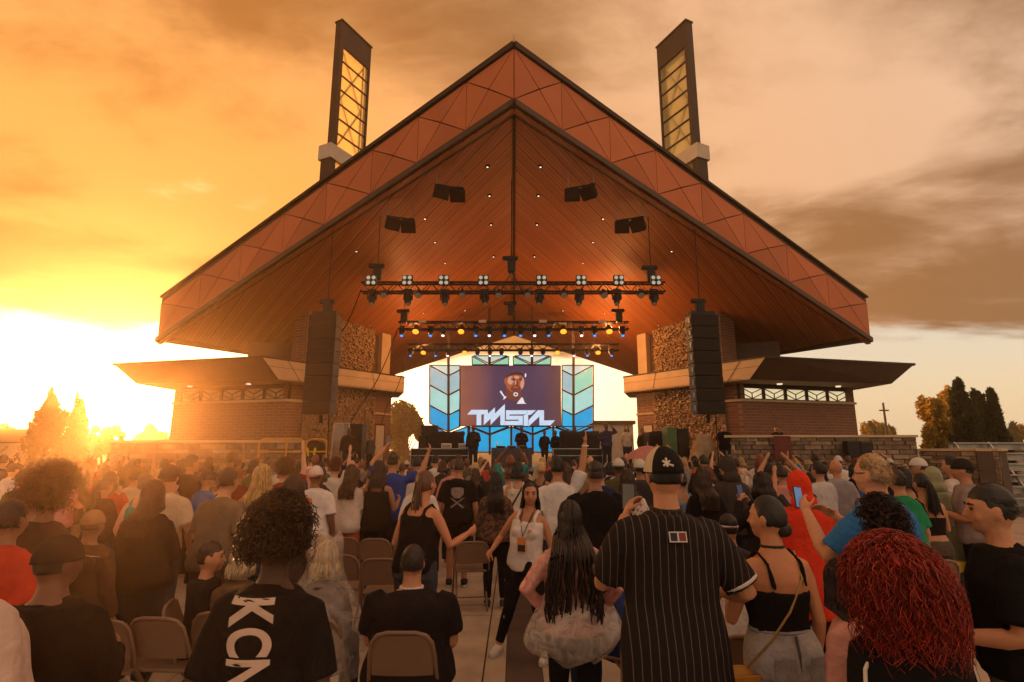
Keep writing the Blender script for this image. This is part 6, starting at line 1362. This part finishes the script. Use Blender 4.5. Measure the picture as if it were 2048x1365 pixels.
# ---- performers and crew on and round the stage
def crew(px, py, Y, z0, label, **k): return person(px, py, Y, label, z0=z0, vox=.02, hair_n=k.pop('hn', 120), group=k.pop('group', 'performers and crew at the stage'), hands=False, **k)
crew(947, 849, 22.0, 1.27, 'performer in dark jacket and red cap standing left of the DJ table', yaw=178, top=('long', (.03, .025, .028)), cap=('fwd', (.45, .05, .03)), hair=('buzz', HB), arms=('front', 'down'), skin=SK4, bulk=1.15)
crew(1043, 853, 24.0, 1.27, 'DJ in black headphones behind the cloth covered table', yaw=185, top=('long', (.018, .015, .018)), hair=('short', HB), arms=('front', 'front'), skin=SK4, bulk=1.1)
for i, (px, py) in enumerate(((1089, 861), (1111, 861), (1135, 859))): crew(px, py, 24.6, 1.27, 'dark clothed figure right of the DJ table, %s from the table' % ordn[i], yaw=175-20*i, top=('long', (.02, .017, .02)), hair=('short', HB), skin=SK4, arms=('front', 'relax'))
crew(1212, 847, 21.6, 1.27, 'performer in dark patterned jacket with a hand at his ear, stage right', yaw=190, top=('long', (.05, .04, .09)), hair=('short', HB), arms=('ear', 'front'), skin=SK4, bulk=1.15)
crew(1253, 851, 22.6, 1.27, 'person in pale top and dark trousers standing at the right stage edge', yaw=170, top=('tee', (.5, .42, .34)), hair=('long', HBR), bottom=('pants', (.05, .04, .06)), skin=SK1)
crew(1284, 857, 23.5, 1.27, 'dim figure bent before the right wing door', yaw=200, top=('long', (.04, .03, .025)), hair=('short', HB), skin=SK2)
crew(1447, 847, 18.8, 1.2, 'security man all in black before the right stone pier', yaw=165, top=('tee', (.012, .01, .01)), hair=('buzz', HB), arms=('down', 'down'), skin=SK1, bulk=1.15)
crew(1400, 861, 20.0, 1.2, 'sunlit figure with arms out under the right line array', yaw=180, top=('tee', (.3, .2, .1)), hair=('short', HBR), arms=('wave', 'wave'), skin=SK3)
crew(1551, 853, 19.6, 1.55, 'person leaning on the right stone wall shading the eyes', yaw=170, top=('tee', (.03, .02, .03)), hair=('short', HB), arms=('ear', 'front'), skin=SK2)
crew(630, 858, 18.3, .3, 'security guard with yellow vest straps at the yellow barrier', yaw=180, top=('tee', (.03, .022, .02)), hair=('short', HB), skin=SK2, bulk=1.2, extra=lambda T, J: [MB().tube([J['tf']((s*.09, .05, 1.40)), J['tf']((s*.09, .145, 1.25)), J['tf']((s*.05, .13, 1.05))], .03, 6).build('vest_strap', mat('hi_vis', (.62, .58, .02), .6), T) for s in (1, -1)])
crew(699, 856, 18.7, 1.2, 'heavy man in dark suit at the left stage edge', yaw=180, top=('long', (.022, .017, .016)), hair=('buzz', HB), skin=SK4, bulk=1.3)
crew(742, 868, 19.5, 1.2, 'crew person in grey before the left stone pier', yaw=150, top=('long', (.10, .08, .07)), hair=('short', HB), skin=SK2)
flush()
# ---- the packed crowd farther off: a few builds, each copy its own person
PR = []
specs = [dict(sex='m', hair=('short', HB), arms=('relax', 'relax')), dict(sex='m', hair=('fade', HB), arms=('front', 'front'), bulk=1.15), dict(sex='f', hair=('long', HB), hl=.28, arms=('front', 'relax')), dict(sex='f', hair=('long', HB), hl=.18, arms=('phone', 'phone')),
         dict(sex='m', hair=('buzz', HB), cap=('fwd', (.5, .45, .4)), arms=('relax', 'front'), bulk=1.1), dict(sex='m', hair=('buzz', HB), cap=('back', (.03, .025, .03)), arms=('phone', 'relax')), dict(sex='f', hair=('bun', HB), arms=('relax', 'front'), top=('tank', WHT)), dict(sex='f', hair=('bob', HB), arms=('front', 'front')),
         dict(sex='m', hair=('afro', HB), hl=.07, arms=('relax', 'up')), dict(sex='f', hair=('ponytail', HB), hl=.3, arms=('wave', 'front')), dict(sex='m', hair=('short', HB), arms=('high', 'high'), bulk=1.05), dict(sex='m', hair=('none', HB), arms=('front', 'relax'), bulk=1.2)]
HN = ['short hair', 'a faded crop', 'long loose hair', 'shoulder length hair and raised hands', 'a pale cap', 'a dark backwards cap', 'hair in a bun', 'a bob', 'curly hair and one arm up', 'a ponytail and a waving arm', 'short hair and both arms up', 'a shaved head']
for i, sp in enumerate(specs):
    sp = dict(sp); sp.setdefault('top', ('tee' if i % 3 else 'long', WHT)); PR.append(person(1028, None, 30., 'crowd build', height=1.75, vox=.021, hair_n={'short': 160, 'fade': 120, 'long': 170, 'bob': 150, 'afro': 380, 'ponytail': 70}.get(sp['hair'][0], 100), feet=False, hands=False, hairw=.010, **sp))
flush()
TREE = [[(c, [g for g in c.children]) for c in T.children] for T in PR]
CN = [('black', (.014, .012, .012), 9), ('charcoal', (.04, .034, .034), 6), ('white', (.62, .56, .53), 5), ('cream', (.52, .42, .30), 2), ('navy', (.02, .03, .09), 3), ('maroon', (.16, .02, .02), 2), ('grey', (.22, .19, .18), 3), ('olive', (.10, .09, .04), 2), ('tan', (.30, .18, .10), 2), ('red', (.48, .05, .03), 2), ('teal', (.03, .20, .20), 1), ('pink', (.55, .24, .22), 2), ('blue', (.04, .12, .34), 2)]
CW = [c for c in CN for _ in range(c[2])]
HC = [('dark', HB), ('dark', HB), ('dark', (.02, .012, .009)), ('brown', HBR), ('brown', (.11, .05, .022)), ('blond', (.42, .27, .11)), ('auburn', (.16, .04, .015))]
HEROXY = [(o.location.x, o.location.y) for o in COL.objects if o.parent is None and o.name.startswith('person') and o.get('label') != 'crowd build']
r_ = random.Random(21); used = [False]*len(PR); placed = []
spots = []
y = 7.9
while y < 17.6:
    x = -15. if y > 10 else -10.5
    x += r_.uniform(0, .8)
    while x < 10.5:
        lim = .92*y
        if -lim*.98 < x < min(lim*.75, 11) and not (-.55 < x < .55 and y < 9.2): spots.append((x+r_.uniform(-.16, .16), y+r_.uniform(-.22, .22)))
        x += r_.uniform(.62, 1.02)
    y += .98
for (x, y) in ((-4.3, 6.6), (-5.2, 7.2), (-5.9, 6.1), (-4.9, 5.2), (-3.6, 5.9), (-6.6, 7.4), (-2.9, 7.0), (-3.9, 4.6), (3.3, 6.6), (2.6, 7.2), (4.6, 7.5), (4.0, 5.9), (-5.4, 4.4), (-2.2, 6.2)): spots.append((x, y))
def area(x, y):
    a = x/y
    if a < -.55: return 'far left'
    if a < -.30: return 'by left wing'
    if a < -.12: return 'by left pier'
    if a < .12: return 'facing stage middle'
    if a < .27: return 'by right stage edge'
    if a < .40: return 'below right array'
    return 'by right wall'
NEW = []
for (x, y) in spots:
    if any((x-a)**2+((y-b)*.8)**2 < .52**2 for a, b in HEROXY+placed): continue
    placed.append((x, y)); i = r_.choice([0, 0, 1, 1, 2, 2, 3, 4, 5, 6, 7, 7, 8, 9, 11, 0, 2, 0, 1, 2, 3, 5, 6, 7, 10]); cn, cc, _ = r_.choice(CW); hn, hc = r_.choice(HC)
    if not used[i]: T = PR[i]; kids = [(c, g) for c, g in TREE[i]]; used[i] = True
    else:
        T = PR[i].copy(); COL.objects.link(T); kids = []
        for c, gs in TREE[i]:
            k = c.copy(); COL.objects.link(k); k.parent = T; g2 = []
            for g in gs: q = g.copy(); COL.objects.link(q); q.parent = k; g2.append(q)
            kids.append((k, g2))
    T.location = (x, y, .022); T.rotation_euler = (0, 0, R(r_.uniform(-28, 28))); h_ = r_.uniform(1.56, 1.86) if specs[i]['sex'] == 'm' else r_.uniform(1.5, 1.74); T.scale = (h_/1.75,)*3
    sk = r_.choice([SK1, SK2, SK3, SK4, SK1, (.38, .18, .10)]); bc = r_.choice([(.03, .03, .04), (.05, .06, .09), (.014, .012, .012), (.16, .12, .08)]); wear = 'sleeveless top' if specs[i].get('top', ('',))[0] == 'tank' else ('tee' if i % 3 else 'long sleeved top')
    for k, g2 in kids:
        b_ = k.name.split('.')[0]
        if b_ == 'body': k.color = (*sk, 1)
        elif b_ == 'shirt': k.color = (*cc, 1)
        elif b_ in ('trousers', 'shorts'): k.color = (*bc, 1)
        elif b_ in ('hair', 'hair_cap', 'hair_top', 'bun', 'ponytail'): k.color = (*hc, 1)
    HD = ['short %s hair', 'cropped %s hair', 'long %s hair', '%s hair, hands raised', 'pale cap', 'dark backwards cap', '%s bun', '%s bob', 'curly %s hair, one arm up', '%s ponytail, arm waving', 'short %s hair, both arms up', 'shaved head'][i]
    if '%s' in HD: HD = HD % hn
    row = 'front rows,' if y > 14.5 else 'mid crowd,' if y > 10.8 else 'back rows,'
    NEW.append((T, '%s in %s %s with %s, %s %s' % ('woman' if specs[i]['sex'] == 'f' else 'man', cn, {'sleeveless top': 'sleeveless top', 'tee': 'tee', 'long sleeved top': 'long sleeves'}[wear], HD, row, area(x, y)))); tag(T, 'x', 'person', 'standing concert crowd')
by = {}
for T, l in NEW:
    if len(l.split()) > 15: l = l.replace(' front rows,', '').replace(' mid crowd,', '').replace(' back rows,', '')
    by.setdefault(l, []).append(T)
for l, ts_ in by.items():
    ts_.sort(key=lambda t: t.location.x/t.location.y)
    for k, T in enumerate(ts_): T['label'] = l if len(ts_) == 1 else (l+(' (left)' if k == 0 else ' (right)' if k == len(ts_)-1 else ' (%s of %d)' % (ordn[k], len(ts_))))
for i, u in enumerate(used):
    if not u:
        for c in list(PR[i].children): D.objects.remove(c)
        D.objects.remove(PR[i])
# ---- umbrella, food tray, bags
q = P(1296, 905, 11.5); T = thing('umbrella', 'pink umbrella open over the crowd at stage right', 'umbrella', (q.x, 11.5, q.z-.12)); nb = 8; rings = []
b = MB(); R0 = .50
top = (0, 0, .26)
vs_ = [top]+[(math.cos(a)*R0*f, math.sin(a)*R0*f, .26*(1-f**1.8)-(.015 if k % 2 and f == 1. else 0)) for f in (.35, .7, 1.) for k, a in enumerate([i*math.pi/8 for i in range(16)])]
fs = [(0, 1+j, 1+(j+1) % 16) for j in range(16)]+[(1+i*16+j, 1+i*16+(j+1) % 16, 17+i*16+(j+1) % 16, 17+i*16+j) for i in range(2) for j in range(16)]
b.add(vs_, fs); b.build('canopy', mat('pink_nylon', (.42, .16, .15), .5, var=.15), T, smooth=True); MB().tube([(0, 0, -.75), (0, 0, .33)], [.008, .005], 6).build('shaft', M_steel, T)
for k in range(8): a = k*math.pi/4; MB().tube([(0, 0, .25), (math.cos(a)*R0*.7, math.sin(a)*R0*.7, .12), (math.cos(a)*R0, math.sin(a)*R0, 0)], .004, 4).build('rib', M_steel, T)
q = PZ(1330, 1333, .47); T = thing('food_tray', 'white paper tray of food on a chair behind the pinstripe jersey', 'tray', q); MB().loft([[(-.08, -.06, 0), (.08, -.06, 0), (.08, .06, 0), (-.08, .06, 0)], [(-.10, -.08, .035), (.10, -.08, .035), (.10, .08, .035), (-.10, .08, .035)]]).build('tray', mat('paper_white', (.62, .56, .5), .7), T)
for k in range(7): MB().ell((random.uniform(-.06, .06), random.uniform(-.05, .05), .045), .025, .022, .016, 7, 5).build('food_piece', mat('fried_food', (.22, .07, .03), .6), T, smooth=True)
chair((q.x, q.y+.02, .022), 4, 'folding chair carrying the white food tray')
q = PZ(1915, 1133, .62); o = cloth_box('plastic_bag', 'crumpled yellow bag on the folding chair at right', 'bag', q.x-.12, q.x+.12, q.y-.05, q.y+.1, q.z-.06, q.z+.06, mat('yellow_plastic', (.62, .42, .05), .4), 3)
# ================================================================ air
hz = MB().box(-60, 60, -6, 95, -1., 26).build('haze', [])
hm = D.materials.new('haze_air'); hm.use_nodes = True; t = hm.node_tree; t.nodes.clear()
pvn = N(t, 'ShaderNodeVolumePrincipled'); pvn.inputs['Color'].default_value = (1, .64, .34, 1); pvn.inputs['Density'].default_value = .0027; pvn.inputs['Anisotropy'].default_value = .86
ou = N(t, 'ShaderNodeOutputMaterial'); lk(t, pvn.outputs[0], ou.inputs['Volume']); hz.data.materials.append(hm); tag(hz, kind='stuff')
